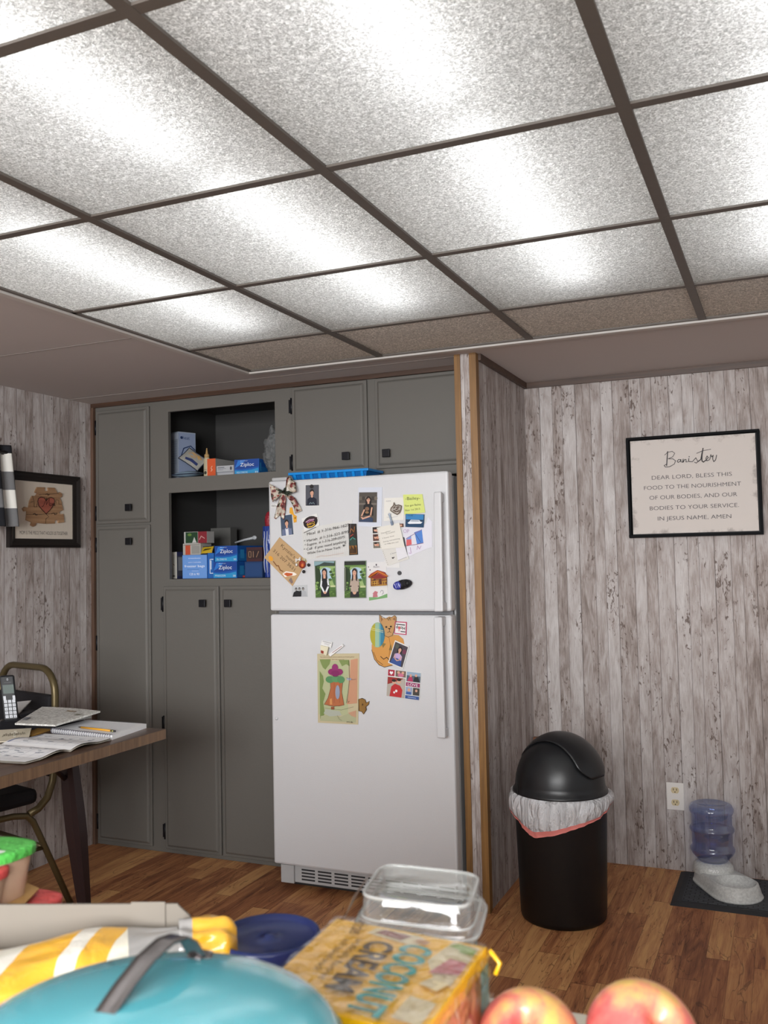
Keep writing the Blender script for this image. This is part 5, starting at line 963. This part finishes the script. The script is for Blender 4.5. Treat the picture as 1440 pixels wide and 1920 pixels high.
k = NT('crumpled_clear_bag'); tr = k.n('ShaderNodeBsdfTransparent'); k.b.inputs['Base Color'].default_value = rgb('#9a9c9c'); k.b.inputs['Roughness'].default_value = .2; bp = k.n('ShaderNodeBump', Strength=1, Distance=.02); k.l(k.noise(k.n('ShaderNodeTexCoord').outputs['Object'], 55, 4, .7, 1.5), bp.inputs['Height']); k.l(bp.outputs['Normal'], k.b.inputs['Normal'])
mx = k.n('ShaderNodeMixShader', Fac=.55); k.l(tr.outputs[0], mx.inputs[1]); k.l(k.b.outputs[0], mx.inputs[2]); k.l(mx.outputs[0], k.out.inputs['Surface']); CRB = k.m
cz = S(506, 840, YU+.06); m = MB()
def blob(u, v):
    t_ = 2*PI*u; q = PI*(v-.5); d = Vector((math.cos(q)*math.cos(t_), math.cos(q)*math.sin(t_), math.sin(q))); r_ = 1+.28*mnoise.noise(d*2.2)+.12*mnoise.noise(d*6)
    return Vector((cz.x+.020+d.x*.046*r_, YU+.065+d.y*.05*r_, max(S1+.001, S1+.105+d.z*.105*r_)))
m.grid(blob, 40, 28, CRB, True, True); tag(m.build('plastic_bag'), 'crumpled clear plastic bag at the right end of the upper shelf', 'bag')
# lower shelf
YL = YC+.045
sbox('supply_box', 'narrow box with a white spine at the left end of the lower shelf', 'box', 320.5, 1035, 331.5, S2, YL+.02, .10, '#34375c', [('r', .0, .0, 1, 1, '#b9b5ac'), ('l', [(.5, .6), (.5, .9)], .002, '#77736c'), ('l', [(.4, .55), (.6, .5)], .003, '#5a3a34'), ('l', [(.5, .15), (.5, .4)], .002, '#8a867e'), ('e', .5, .1, .2, .03, '#4a4844')], [('r', .0, .1, 1, .85, '#4a4c58'), ('r', .1, .3, .9, .8, '#8d8e92')])
_, zfb = sbox('freezer_bag_box', 'light blue box of freezer bags at the front of the lower shelf', 'box', 342, 1040.5, 388, S2, YL+.005, .14, '#5b8acb', [('r', .02, .02, .98, .98, '#6793d2'), TX('amazonbasics', .5, .84, .05, '#dfe6f2', .50), TX('quart reclosable', .5, .67, .045, '#dfe6f2', .52), TX('freezer bags', .5, .48, .10, '#eef2f8', .82), ('l', [(.2, .38), (.68, .38)], .0012, '#31518c'), ('l', [(.4, .32), (.66, .32)], .0012, '#c9d6ea'), TX('120 6 90', .5, .14, .10, '#e6ecf5', .40)], [('r', 0, 0, 1, 1, '#2b5fa8')])
sbox('wrap_box', 'mid blue box with a white bracket mark behind the freezer bag box', 'box', 389.5, 1037, 401, S2, YL+.012, .16, '#1f5da6', [('l', [(.9, .75), (.35, .75), (.35, .2), (.9, .2)], .004, '#c9d4e4'), ('r', .45, .35, .6, .7, '#c9d4e4')])
o, ztf = None, 0
o, zt = sbox('storage_bag_box', 'lower of two stacked blue zip bag boxes on the lower shelf', 'box', 399.5, 1053.5, 444, S2, YL+.004, .30, ZB, zip_front('FREEZER', '38'), zs)
sbox('storage_bag_box', 'upper of two stacked blue zip bag boxes on the lower shelf', 'box', 402.5, 1023.5, 445, zt+.0006, YL+.006, .29, ZB, zip_front('SEAL COMBO PAK', '30'), zs)
_, zds = sbox('supply_box', 'plain dark blue box holding up the maroon patterned box', 'box', 459, 1053, 492, S2, YL+.010, .13, '#17345e', [('r', .05, .1, .95, .9, '#1b3d6c')])
sbox('decorated_box', 'maroon patterned box with tan lettering behind the stacked blue boxes', 'box', 462, 1026, 491, zds+.0005, YL+.012, .12, '#3d1d22', [('r', .06, .2, .94, .8, '#2a1a1c'), ('l', [(.15, .3), (.15, .7), (.3, .7), (.3, .3), (.15, .3)], .004, '#8a6a54'), ('l', [(.45, .3), (.45, .7)], .004, '#8a6a54'), ('l', [(.65, .3), (.8, .7)], .004, '#8a6a54')])
_, zff = sbox('filter_box', 'white box with an orange-red label behind the light blue freezer bag box', 'box', 343, 1019, 376, zfb+.0005, YL+.035, .09, '#a9a59e', [('r', .14, .02, .42, .90, '#b84a2e'), ('r', .5, .1, .95, .8, '#8f8c86'), ('l', [(.05, .85), (.95, .9)], .003, '#77736c')])
o, zt3 = sbox('game_box', 'green and red card box with white edges at the back of the lower shelf', 'box', 345, 997, 388, zff+.0005, YL+.045, .06, '#b0aeaa', [('r', .07, .03, .60, .97, '#1f3d24'), ('p', [(.36, .05), (.45, .55), (.55, .05)], '#b9bab6'), ('e', .25, .75, .09, .12, '#5c7a34'), ('r', .62, .0, 1, 1, '#7d1f2a'), ('l', [(.68, .3), (.76, .6), (.9, .4)], .004, '#b9908c')])
p = S(389, 1034, YL+.05); pouch('snack_bag', 'yellow bag with dark lettering lying behind the light blue freezer bag box', 'bag', (p.x, YL+.05, zfb+.022), (1, .1, .05), (0, .45, .8), .032, .020, .007, M('#b99a1e', .4), [([(.15, .35), (.3, .6), (.8, .65), (.85, .5), (.4, .35)], '#3a3010')])
sbox('poster_box', 'pale grey upright box with a purple lower half at the back of the lower shelf', 'box', 395, 990, 432, S2, YL+.34, .06, '#5c5b58', [('r', .0, .0, 1, .42, '#4c1636'), ('l', [(.12, .34), (.12, .20)], .006, '#a98a94'), ('l', [(.25, .34), (.25, .20)], .006, '#a98a94'), ('l', [(.38, .34), (.38, .20)], .006, '#a98a94'), ('l', [(.5, .34), (.5, .2)], .006, '#a98a94'), ('r', .58, .02, .98, .40, '#39122c')])
a, b = S(441, 1019, YL+.12), S(477, 1008, YL+.12); a.z += .004
m = MB(); m.tube([a, a.lerp(b, .5)+Vector((0, 0, .002)), b], [.004, .0055, .007], M('#a5a8ac', .4), 8); m.sphere(b, .013, .005, .010, M('#a5a8ac', .4), 12, 8); tag(m.build('serving_spoon'), 'pale plastic spoon lying on top of the stacked blue zip bag boxes', 'spoon')
a, b = S(452, 1081, YL+.06), S(462, 1078, YL+.05); a.z = b.z = S2+.006
m = MB(); m.tube([a, b+Vector((.01, 0, 0))], .0055, M('#9c3a34', .5), 8); tag(m.build('marker'), 'red marker lying on the lower shelf in front of the dark boxes', 'marker')
a = S(467, 1081, YL+.03); b = S(487, 1076, YL+.03); a.z = S2+.006; b.z = S2+.012
m = MB(); m.tube([a, a.lerp(b, .5)+Vector((0, 0, .004)), b], .0055, M('#b4b4b2', .4), 8); tag(m.build('scissors_handle'), 'white curved handle lying on the lower shelf near the refrigerator', 'handle tool')
p = S(499, 1020, YL+.02); zt4 = S(499, 962, YL+.02).z
t = thing('chip_bag', 'tall blue bag with a red top at the lower shelf end beside the refrigerator', 'bag', (p.x, YL+.05, S2))
m = MB()
def cbag(z0, z1): return lambda u, v: Vector((p.x+.032*(2*u-1)*(1+.06*math.sin(v*9)), YL+.05-.030*math.sin(PI*u)*math.sin(PI*(.15+.7*v))**.5+.003*math.sin(u*23+v*17), z0+(z1-z0)*v))
m.grid(cbag(S2+.001, zt4-.06), 16, 20, M('#2a3f86', .25)); m.grid(lambda u, v: Vector((0, .06, 0))*0+Vector((cbag(S2+.001, zt4-.06)(u, v).x, 2*(YL+.05)-cbag(S2+.001, zt4-.06)(u, v).y, cbag(S2+.001, zt4-.06)(u, v).z)), 16, 20, M('#2a3f86', .25))
for s in (-.018, .004): m.tube([cbag(S2, zt4-.06)(.5+s*12, q/10)-Vector((0, .002, 0)) for q in range(1, 10)], .0022, M('#c3c8d8', .3), 5)
m.build('film', t)
m = MB(); m.sphere((p.x, YL+.05, zt4-.035), .022, .016, .044, M('#8c2430', .3, bump=.5, bscale=90), 16, 12); m.build('twisted_top', t)
# ---------------------------------------------------------------- kitchen counter in front and the food on it
KZ = .94
t = thing('kitchen_counter', 'kitchen counter with an off-white top across the foreground', 'counter', (-.2, .5, 0))
LAM = M('#d9d2c2', .35)
m = MB(); m.box(-1.5, .12, KZ-.038, 1.2, .859, KZ, LAM); m.build('countertop', t, bevel=.004)
m = MB(); m.box(-1.46, .16, 0, 1.16, .62, KZ-.038, M('#8a857c', .6)); m.build('base', t)

# apples
def apple_mat(name, seed):
    k = NT(name); tc = k.n('ShaderNodeTexCoord'); sp = k.n('ShaderNodeSeparateXYZ'); k.l(tc.outputs['Object'], sp.inputs[0])
    mp = k.n('ShaderNodeMapping'); mp.inputs['Location'].default_value = (seed, seed*2, 0); mp.inputs['Scale'].default_value = (1, 1, .45); k.l(tc.outputs['Object'], mp.inputs[0])
    f = k.noise(mp.outputs[0], 26, 4, .6, .6); st = k.noise(mp.outputs[0], 120, 2, .6)
    v = k.math('ADD', k.math('ADD', f, k.math('MULTIPLY', k.math('SUBTRACT', st, .5), .25)), k.math('MULTIPLY', k.math('SUBTRACT', sp.outputs['Z'], .052), 7.0))
    k.l(k.ramp(v, [(.28, '#a83c3e'), (.50, '#c9625c'), (.64, '#d78d68'), (.80, '#d6b060')]), k.b.inputs['Base Color']); k.b.inputs['Roughness'].default_value = .28; k.b.inputs['Specular IOR Level'].default_value = .5
    return k.m
def apple(label, u, v, R_, tilt, seed, stem):
    c = at(u, v, 'z', KZ+R_*.92); bk_ = (Vector((0, 0, CAMZ))-c).normalized(); rot = Vector((0, 0, 1)).rotation_difference(RT*tilt[0]+UP*tilt[1]+bk_*tilt[2]).to_matrix()
    t = thing('apple', label, 'apple', (c.x, c.y, KZ), 'apples on the counter')
    m = MB()
    def fn(a, b):
        th_ = 2*PI*a; p = PI*(b-.5); z = math.sin(p); rr = math.cos(p)
        prof = rr*(1+.06*z); zz = .93*z
        d = max(0, 1-rr/.42); zz -= math.copysign(.42*d*d, z)*(1.0 if z > 0 else .6)
        prof *= 1+.02*math.sin(5*th_)*(1-rr)*(z < .2)
        return c + rot @ Vector((R_*prof*math.cos(th_), R_*prof*math.sin(th_), R_*zz))
    m.grid(fn, 48, 40, apple_mat('apple_skin', seed), True, True); m.build('fruit', t)
    m = MB(); a = c + rot @ Vector((0, 0, R_*.45)); b = c + rot @ Vector((.002, .001, R_*stem)); m.tube([a, a.lerp(b, .6), b], [.0022, .0016, .002], '#4a3520', 7); m.build('stem', t)
apple('rosy apple with a yellow top, nearest the red snack wrapper', 993, 1958, .040, (-.12, .66, .74), 1.3, .62)
apple('rosy red apple with a deep dimple, farthest from the red snack wrapper', 1203, 1953, .0435, (.42, .50, .76), 4.1, .50)

# coconut cream snack box
t = thing('snack_box', 'yellow coconut cream snack box in shiny clear wrap on the counter', 'box', (-.309, .64, KZ))
bz = 1.035; b0, b1, b2, b3 = Vector((-.374, .602, 0)), Vector((-.236, .592, 0)), Vector((-.238, .742, 0)), Vector((-.381, .754, 0))
def shiny(name, col):
    k = NT(name); k.b.inputs['Base Color'].default_value = rgb(col); k.b.inputs['Roughness'].default_value = .35; k.b.inputs['Coat Weight'].default_value = .8; k.b.inputs['Coat Roughness'].default_value = .08
    mp = k.n('ShaderNodeMapping'); mp.inputs['Scale'].default_value = (1, .6, 1); k.l(k.n('ShaderNodeTexCoord').outputs['Object'], mp.inputs[0])
    bp = k.n('ShaderNodeBump', Strength=.30, Distance=.008); k.l(k.noise(mp.outputs[0], 30, 2, .5, 1.2), bp.inputs['Height']); k.l(bp.outputs['Normal'], k.b.inputs['Normal']); k.l(bp.outputs['Normal'], k.b.inputs['Coat Normal']); return k.m
YEL = shiny('yellow_wrap', '#eeb400'); TEAL = shiny('teal_print', '#2f8f8c'); BRN = shiny('brown_print', '#4a3826'); PNK = shiny('pink_print', '#b9606a'); CRM = shiny('cream_print', '#d3c39c'); TAN = shiny('tan_print', '#a8743a'); GRN = shiny('green_print', '#7f9a3a'); WRD = shiny('dark_red_print', '#7d2f30')
P = [p+Vector((0, 0, KZ)) for p in (b0, b1, b2, b3)]; T = [p+Vector((0, 0, bz)) for p in (b0, b1, b2, b3)]
m = MB(); m.hexa(P+T, YEL)
# top, read with its head towards the right: local frame turned a quarter
top = [T[3], T[0], T[1], T[2]]
m.art(top, [('p', [(.02, .80), (.30, .74), (.45, .83), (.52, .96), (.04, .97)], CRM), ('p', [(.03, .30), (.12, .27), (.17, .60), (.08, .66), (.03, .58)], CRM), ('p', [(.04, .36), (.10, .32), (.13, .5), (.06, .55)], WRD), ('p', [(.07, .60), (.12, .58), (.14, .66), (.09, .68)], TAN),
    ('p', [(.70, .80), (.93, .79), (.95, .96), (.72, .96)], CRM), ('p', [(.24, .86), (.44, .80), (.40, .97), (.26, .97)], PNK), ('p', [(.05, .84), (.10, .80), (.14, .92), (.08, .94)], GRN), ('p', [(.08, .90), (.16, .88), (.16, .97), (.1, .97)], GRN), ('p', [(.46, .86), (.58, .80), (.62, .92), (.5, .97)], CRM),
    TX('COCONUT', .58, .555, .19, TEAL, .80, thin=.035), TX('CREAM', .52, .345, .175, BRN, .60, thin=.03), TX('artificially flavored', .50, .265, .05, BRN, .50), TX('soft baked snack', .48, .195, .05, BRN, .40), TX('soft cakes', .12, .17, .10, BRN, .18, rot=.2)], lift=.0003)
m.art([P[1], P[2], T[2], T[1]], [('r', .0, .0, 1, .86, TAN), ('p', [(.82, .0), (1, .0), (1, .88), (.86, .88)], TEAL), ('p', [(.05, .05), (.4, .1), (.45, .75), (.1, .7)], BRN), ('e', .62, .4, .13, .3, WRD), ('e', .6, .48, .10, .2, CRM), ('p', [(.0, .0), (.3, .0), (.2, .3), (.0, .4)], TEAL)], lift=.0003)
m.build('carton', t, bevel=.0)
m = MB(); ov = .004
FILM = clear_mat('snack_film', '#fbfbfa', .045, .10)
kk = FILM.node_tree; bp = kk.nodes.new('ShaderNodeBump'); bp.inputs['Strength'].default_value = .9; bp.inputs['Distance'].default_value = .01; nz = kk.nodes.new('ShaderNodeTexNoise'); nz.inputs['Scale'].default_value = 30; nz.inputs['Distortion'].default_value = 1.5; tcn = kk.nodes.new('ShaderNodeTexCoord'); kk.links.new(tcn.outputs['Object'], nz.inputs['Vector']); kk.links.new(nz.outputs['Fac'], bp.inputs['Height'])
for q in kk.nodes:
    if q.type == 'BSDF_GLOSSY': kk.links.new(bp.outputs['Normal'], q.inputs['Normal'])
def film(u, v):
    p = T[0]*(1-u)*(1-v)+T[1]*u*(1-v)+T[2]*u*v+T[3]*(1-u)*v; return p+Vector((0, 0, .0022+.004*abs(mnoise.noise(Vector((u*4, v*6, 1.0))))))
m.grid(film, 24, 32, FILM)
def film2(u, v):
    p = P[1]*(1-u)*(1-v)+P[2]*u*(1-v)+T[2]*u*v+T[1]*(1-u)*v; return p+Vector((.003+.004*abs(mnoise.noise(Vector((u*5, v*4, 7.0)))), 0, 0))
m.grid(film2, 24, 12, FILM)
m.tube([T[2]+Vector((.002, 0, -.002)), T[2]+Vector((.010, .002, -.012)), T[2]+Vector((.007, -.002, -.020))], .0020, YEL, 6); m.build('wrapper', t)
# red wrapper
rp = at(905, 1895, 'z', KZ+.018); rx = shiny('red_foil', '#a8203c')
m = MB()
def rw(s): return lambda u, v: rp+Vector((.030*(2*u-1)+.004*mnoise.noise(Vector((u*5, v*5, 2))), .034*(2*v-1)-.035, s*.014*math.sin(PI*u)**.6*math.sin(PI*v)**.4+.006*mnoise.noise(Vector((u*6, v*7, s*3)))+.022*(v**2)*(1-u)-.002))
m.grid(rw(1), 18, 18, rx); m.grid(rw(-1), 18, 18, rx); tag(m.build('snack_wrapper'), 'crumpled dark red snack wrapper between the yellow box and the apples', 'wrapper')

# clear food container
CL = clear_mat('clear_plastic', '#eceeed', .07, .07, .07); CLR = clear_mat('clear_plastic_rim', '#e4e6e5', .16, .08, .30)
t = thing('food_container', 'clear hinged plastic food container behind the yellow snack box', 'container', (-.316, .803, KZ))
q = [at(668, 1684, 'z', 1.055), at(884, 1708, 'z', 1.055), at(905, 1640, 'z', 1.055), at(715, 1619, 'z', 1.055)]
cc = sum(q, Vector())/4
def ring(sc, z, n=48, e=.34):
    o = []
    for i in range(n):
        a = 2*PI*i/n; x, y = math.cos(a), math.sin(a); x = math.copysign(abs(x)**e, x); y = math.copysign(abs(y)**e, y)
        u, v = .5+.5*x, .5+.5*y; p = q[0]*(1-u)*(1-v)+q[1]*u*(1-v)+q[2]*u*v+q[3]*(1-u)*v; p = cc+(p-cc)*sc; o.append(Vector((p.x, p.y, z)))
    return o
def loft(rs, mat, cap0=False, cap1=False):
    n = len(rs[0]); m.add(sum(rs, []), [(j*n+i, j*n+(i+1) % n, (j+1)*n+(i+1) % n, (j+1)*n+i) for j in range(len(rs)-1) for i in range(n)]+([tuple(range(n-1, -1, -1))] if cap0 else [])+([tuple(range((len(rs)-1)*n, len(rs)*n))] if cap1 else []), mat, True)
m = MB(); loft([ring(.80, KZ+.001), ring(.83, KZ+.006), ring(.92, 1.018), ring(.95, 1.024), ring(1.08, 1.026), ring(1.09, 1.029)], CL, True); m.build('tray', t)
m = MB(); loft([ring(1.09, 1.031), ring(1.08, 1.035), ring(1.0, 1.036), ring(.985, 1.040), ring(.965, 1.054), ring(.93, 1.0565), ring(.90, 1.0545), ring(.86, 1.050), ring(.83, 1.049)], CL, False, True); m.build('lid', t)
m = MB(); l0 = ring(1.09, 1.030)
for rg, rr in ((ring(1.09, 1.030), .0016), (ring(.955, 1.0555), .0016), (ring(1.0, 1.037), .0011)): m.tube(rg, rr, CLR, 6, True)
a, b = q[0]*.95+q[3]*.05, q[0]*.15+q[3]*.85; d = (q[0]-q[1]).normalized()
m.add([a+d*.004, b+d*.004, b+d*.016-Vector((0, 0, .018)), a+d*.016-Vector((0, 0, .026))], [(0, 1, 2, 3)], CLR); m.build('hinge_flap', t)
m = MB(); lb = ring(.935, 1.0); n = len(lb); o0, o1 = ring(.855, KZ+.02), ring(.915, 1.008); idx = [i % n for i in range(-7, 3)]
m.add([o0[i]*1.0+Vector((.001, 0, 0)) for i in idx]+[o1[i]+Vector((.001, 0, 0)) for i in idx], [(i, i+1, len(idx)+i+1, len(idx)+i) for i in range(len(idx)-1)], M('#5f9a9c', .4)); m.build('paper_label', t)

# blue lidded bowl
c = at(505, 1751, 'z', .992); NB = M('#15214f', .28); NBD = M('#141d48', .35)
t = thing('lidded_bowl', 'round navy blue plastic bowl with its lid on, behind the yellow bag', 'bowl', (c.x, c.y, KZ))
rb = (at(601, 1745, 'z', .992)-at(411, 1745, 'z', .992)).length/2
m = MB(); m.lathe((c.x, c.y, KZ), [(0, 0), (rb*.72, 0), (rb*.78, .006), (rb*.93, .040), (rb*.94, .043)], NBD, 48); m.build('body', t)
m = MB(); m.lathe((c.x, c.y, KZ), [(rb*.96, .036), (rb, .038), (rb, .050), (rb*.97, .0535), (rb*.93, .053), (rb*.90, .049), (rb*.87, .0475), (rb*.3, .0485), (.006, .049), (.004, .0515), (0, .052)], NB, 56); m.build('lid', t)

# open white carton, with the bag and the fruit cups about it
CW = M('#726b62', .75); A_, B_ = at(-40, 1697, 'z', 1.022), at(333, 1695, 'z', 1.022)
t = thing('open_carton', 'open off-white cardboard carton at the left of the counter', 'box', ((A_+B_)/2-Vector((0, 0, 1.022-KZ))))
dv = (B_-A_).normalized(); nv = Vector((dv.y, -dv.x, 0)); dn = Vector((0, 0, KZ-A_.z+.001))
A2 = A_-dv*.06
m = MB(); m.hexa([A2+dn, B_+dn, B_+dn-nv*.003, A2+dn-nv*.003, A2, B_, B_-nv*.003, A2-nv*.003], CW); m.build('side_panel', t)
m = MB(); ef = dv*.012; m.hexa([B_+dn, B_+dn+ef, B_+dn+ef-nv*.003, B_+dn-nv*.003, B_-Vector((0, 0, .001)), B_+ef-Vector((0, 0, .012)), B_+ef-nv*.003-Vector((0, 0, .012)), B_-nv*.003-Vector((0, 0, .001))], CW); m.build('end_panel', t)
m = MB(); a, b = A_.lerp(B_, .77)+Vector((0, 0, .0025)), B_-dv*.012+Vector((0, 0, .0025)); m.hexa([a-Vector((0, 0, .055))+nv*.0015, b-Vector((0, 0, .055))+nv*.0015, b-Vector((0, 0, .055))+nv*.0005, a-Vector((0, 0, .055))+nv*.0005, a+nv*.0015, b+nv*.0015, b+nv*.0005, a+nv*.0005], CW); m.build('tuck_flap', t)
m = MB(); m.hexa([A2+dn+nv*.001, B_+dn+nv*.001, B_+dn+nv*.2, A2+dn+nv*.2, A2+dn+nv*.001+Vector((0, 0, .002)), B_+dn+nv*.001+Vector((0, 0, .002)), B_+dn+nv*.2+Vector((0, 0, .002)), A2+dn+nv*.2+Vector((0, 0, .002))], CW); m.build('bottom_panel', t)

# fruit cups behind the carton
PEACH = M('#c9a890', .35); RED = M('#c84a48', .35, bump=.3, bscale=120); GREEN = M('#4fae4a', .35, bump=.35, bscale=140)
def cup(label, c, r, h, foil, zb, art=()):
    t = thing('fruit_cup', label, 'fruit cup', (c.x, c.y, zb), 'fruit cups at the left end of the counter')
    def ro(sc, z, n=40, e=.62): return [Vector((c.x+r*sc*math.copysign(abs(math.cos(2*PI*i/n))**e, math.cos(2*PI*i/n)), c.y+r*sc*math.copysign(abs(math.sin(2*PI*i/n))**e, math.sin(2*PI*i/n)), z)) for i in range(n)]
    global m
    m = MB(); loft([ro(.66, zb), ro(.70, zb+.003), ro(.90, zb+h-.006), ro(.92, zb+h-.003)], PEACH, True); m.build('cup', t)
    m = MB(); loft([ro(1.0, zb+h-.009), ro(1.02, zb+h-.003), ro(1.0, zb+h), ro(.90, zb+h+.001)], foil, False, True)
    if art: m.art([Vector((c.x-r*.8, c.y-r*.8, zb+h+.0012)), Vector((c.x+r*.8, c.y-r*.8, zb+h+.0012)), Vector((c.x+r*.8, c.y+r*.8, zb+h+.0012)), Vector((c.x-r*.8, c.y+r*.8, zb+h+.0012))], art)
    m.build('foil_lid', t)
gz = KZ+.052
g = at(-6, 1588, 'z', KZ+.112); cup('fruit cup with a bright green foil lid, stacked on top of another cup', g, .0345, .056, GREEN, gz+.004, [('r', .35, .0, .95, .30, '#d6dad2')]+[('l', [(.4+.05*i, .04), (.4+.05*i, .26)], .0014, '#3a3f38') for i in range(10)])
cup('fruit cup hidden under the green-lidded cup', g+Vector((-.004, -.002, 0)), .0345, .050, RED, KZ+.0005)
r2 = at(52, 1684, 'z', KZ+.052)
cup('fruit cup with a red foil lid and white lettering, below a strip of brown card', r2, .031, .050, RED, KZ+.0005, [TX('JUICE', .62, .10, .16, '#d9d2cf', .55), ('e', .3, .2, .08, .08, '#3a3a3c')])
l2 = at(-50, 1632, 'z', KZ+.100); cup('fruit cup with a red foil lid at the far left, partly out of view', l2, .030, .050, RED, KZ+.050)
cup('fruit cup carrying the far left red-lidded cup', l2, .030, .049, RED, KZ+.0005)
k0 = [at(5, 1697, 'z', KZ+.058), at(40, 1700, 'z', KZ+.058), at(73, 1665, 'z', KZ+.0585), at(50, 1655, 'z', KZ+.0585)]
m = MB(); m.hexa([p-Vector((0, 0, .0015)) for p in k0]+k0, M('#a8824e', .8)); tag(m.build('card_sleeve'), 'torn strip of brown card lying on the red-lidded fruit cup', 'cardboard')

# striped snack bag lying in the carton, its end rolled up
t = thing('chip_bag', 'yellow and white striped snack bag with a rolled-up end, lying in the open carton', 'bag', (-.60, .66, KZ+.01))
YB_, WB_, GB_ = shiny('bag_yellow', '#cf9a26'), shiny('bag_white', '#cdc8be'), shiny('bag_grey', '#8d8a88')
s0, s1 = Vector((-.84, .520, KZ+.032)), at(345, 1768, 'z', KZ+.046)
s0 = s0+nv*.020; s1 = s1+nv*.020
ax = (s1-s0); ln0 = ax.length; ax.normalize(); sd = Vector((ax.y, -ax.x, 0)).normalized()
def bag(u, v):
    a = 2*PI*u; w = .060*(1-.66*max(0, (v-.50)/.50)**1.5)*min(1, .4+3*v); h = .024
    c_ = s0.lerp(s1, v); n_ = .006*mnoise.noise(Vector((math.cos(a)*2, math.sin(a)*2, v*6)))
    x = math.copysign(abs(math.cos(a))**.8, math.cos(a)); z = math.copysign(abs(math.sin(a))**.9, math.sin(a))
    return c_+sd*(x*(w+n_))+Vector((0, 0, max(z*(h+n_)+.003*math.sin(v*11+x*2), -.028)))
def bagmat(u, v):
    return GB_ if v > .88 else STR
SK = NT('striped_wrap'); SK.b.inputs['Roughness'].default_value = .32; SK.b.inputs['Coat Weight'].default_value = .5; SK.b.inputs['Coat Roughness'].default_value = .12
tcs = SK.n('ShaderNodeTexCoord'); sps = SK.n('ShaderNodeSeparateXYZ'); SK.l(tcs.outputs['Object'], sps.inputs[0])
sv = SK.math('ADD', SK.math('MULTIPLY', SK.math('ADD', sps.outputs['X'], -.60), .9594), SK.math('MULTIPLY', SK.math('ADD', sps.outputs['Y'], .66), .2822))
sv = SK.math('ADD', sv, SK.math('MULTIPLY', SK.math('SUBTRACT', SK.noise(tcs.outputs['Object'], 30, 2), .5), .006))
st = [(.0, '#cdc8be'), (.30, '#cf9a26'), (.42, '#cdc8be'), (.524, '#cf9a26'), (.686, '#cdc8be'), (.745, '#cf9a26'), (.835, '#d3cdbd')]
rmp = SK.ramp(SK.math('MULTIPLY', SK.math('ADD', sv, .570), 4.0), st); rmp.node.color_ramp.interpolation = 'CONSTANT'; SK.l(rmp, SK.b.inputs['Base Color'])
bps = SK.n('ShaderNodeBump', Strength=.3, Distance=.01); SK.l(SK.noise(tcs.outputs['Object'], 28, 3, .5, 1.0), bps.inputs['Height']); SK.l(bps.outputs['Normal'], SK.b.inputs['Normal']); STR = SK.m
m = MB(); m.grid(bag, 72, 90, bagmat, True, True); m.build('pouch', t)
m = MB(); e0 = at(343, 1762, 'z', KZ+.052); e1 = at(444, 1766, 'z', KZ+.050); e0 = e0+nv*.014; ea = (e1-e0).normalized(); eb = Vector((ea.y, -ea.x, 0))
def roll(u, v):
    a = 2*PI*u; r_ = (.0195+.004*v)*(1+.15*math.sin(3*a+1+v)+.10*math.sin(7*a+v*4)+.26*mnoise.noise(Vector((math.cos(a)*2.5, math.sin(a)*2.5, v*3)))); r_ *= (1 if v < .72 else math.sqrt(max(0, 1-((v-.72)/.28)**2*.72)))
    return e0.lerp(e1, v)+eb*(r_*1.0*math.cos(a))+Vector((0, 0, r_*math.sin(a)))
m.grid(roll, 48, 26, lambda u, v: GB_ if v < .22 else YB_, True, True)
m.poly([roll(i/24, 1.0)-ea*.004 for i in range(24)], shiny('bag_fold', '#a87a1c')); m.build('rolled_end', t)

# teal pot lid with a chrome strap handle
TL = NT('teal_enamel'); TL.b.inputs['Base Color'].default_value = rgb('#55adbb'); TL.b.inputs['Roughness'].default_value = .22; TL.b.inputs['Coat Weight'].default_value = 1.0; TL.b.inputs['Coat Roughness'].default_value = .09; TL = TL.m
lc = Vector((-.3587, .4571, 0)); LZ, LR, LH = 1.0643, .1185, .0288
t = thing('pot_lid', 'domed teal enamel pot lid with a chrome strap handle, nearest the camera', 'lid', (lc.x, lc.y, KZ))
m = MB(); m.lathe((lc.x, lc.y, KZ), [(0, .0005), (LR*.80, .0005), (LR*.84, .006), (LR*.93, .118), (LR*.95, .120)], M('#23707c', .3), 64); m.build('pan', t)
m = MB(); m.lathe((lc.x, lc.y, LZ), [(LR*.97, -.004), (LR, -.002), (LR, .002), (LR*.97, .005)]+[(LR*.97*math.cos(i*PI/2/18), .005+LH*math.sin(i*PI/2/18)) for i in range(1, 19)], TL, 72); m.build('dome', t)
h0, h1 = at(374, 1797, 'z', LZ+LH-.003), at(178, 1926, 'z', LZ+LH)
CHR = M('#8f8a8a', .16, .95); pts = []
HC = [(-.06, .004), (-.02, .003), (.0, .004), (.05, .010), (.12, .026), (.22, .037), (.36, .041), (.55, .036), (.75, .024), (.92, .010), (1.02, .004), (1.08, .002)]
hd = (h1-h0); hs = Vector((hd.y, -hd.x, 0)).normalized()
zb = min(h0.z, h1.z)
def strap(u, v):
    s_ = u*(len(HC)-1); i = min(int(s_), len(HC)-2); f = s_-i
    a = HC[i][0]+(HC[i+1][0]-HC[i][0])*f; z = HC[i][1]+(HC[i+1][1]-HC[i][1])*f; p = h0.lerp(h1, a); return Vector((p.x, p.y, LZ+LH-.003+z*.62))+hs*(.0068*(2*v-1))
hm = MB(); hm.grid(strap, 66, 3, CHR); hm.build('handle', t, solid=.0022)
for p in (h0, h1):
    bm_ = MB(); bm_.lathe((p.x, p.y, LZ+LH-.010), [(0, 0), (.009, 0), (.009, .0085), (.006, .0105), (0, .0105)], CHR, 20); bm_.build('rivet', t)
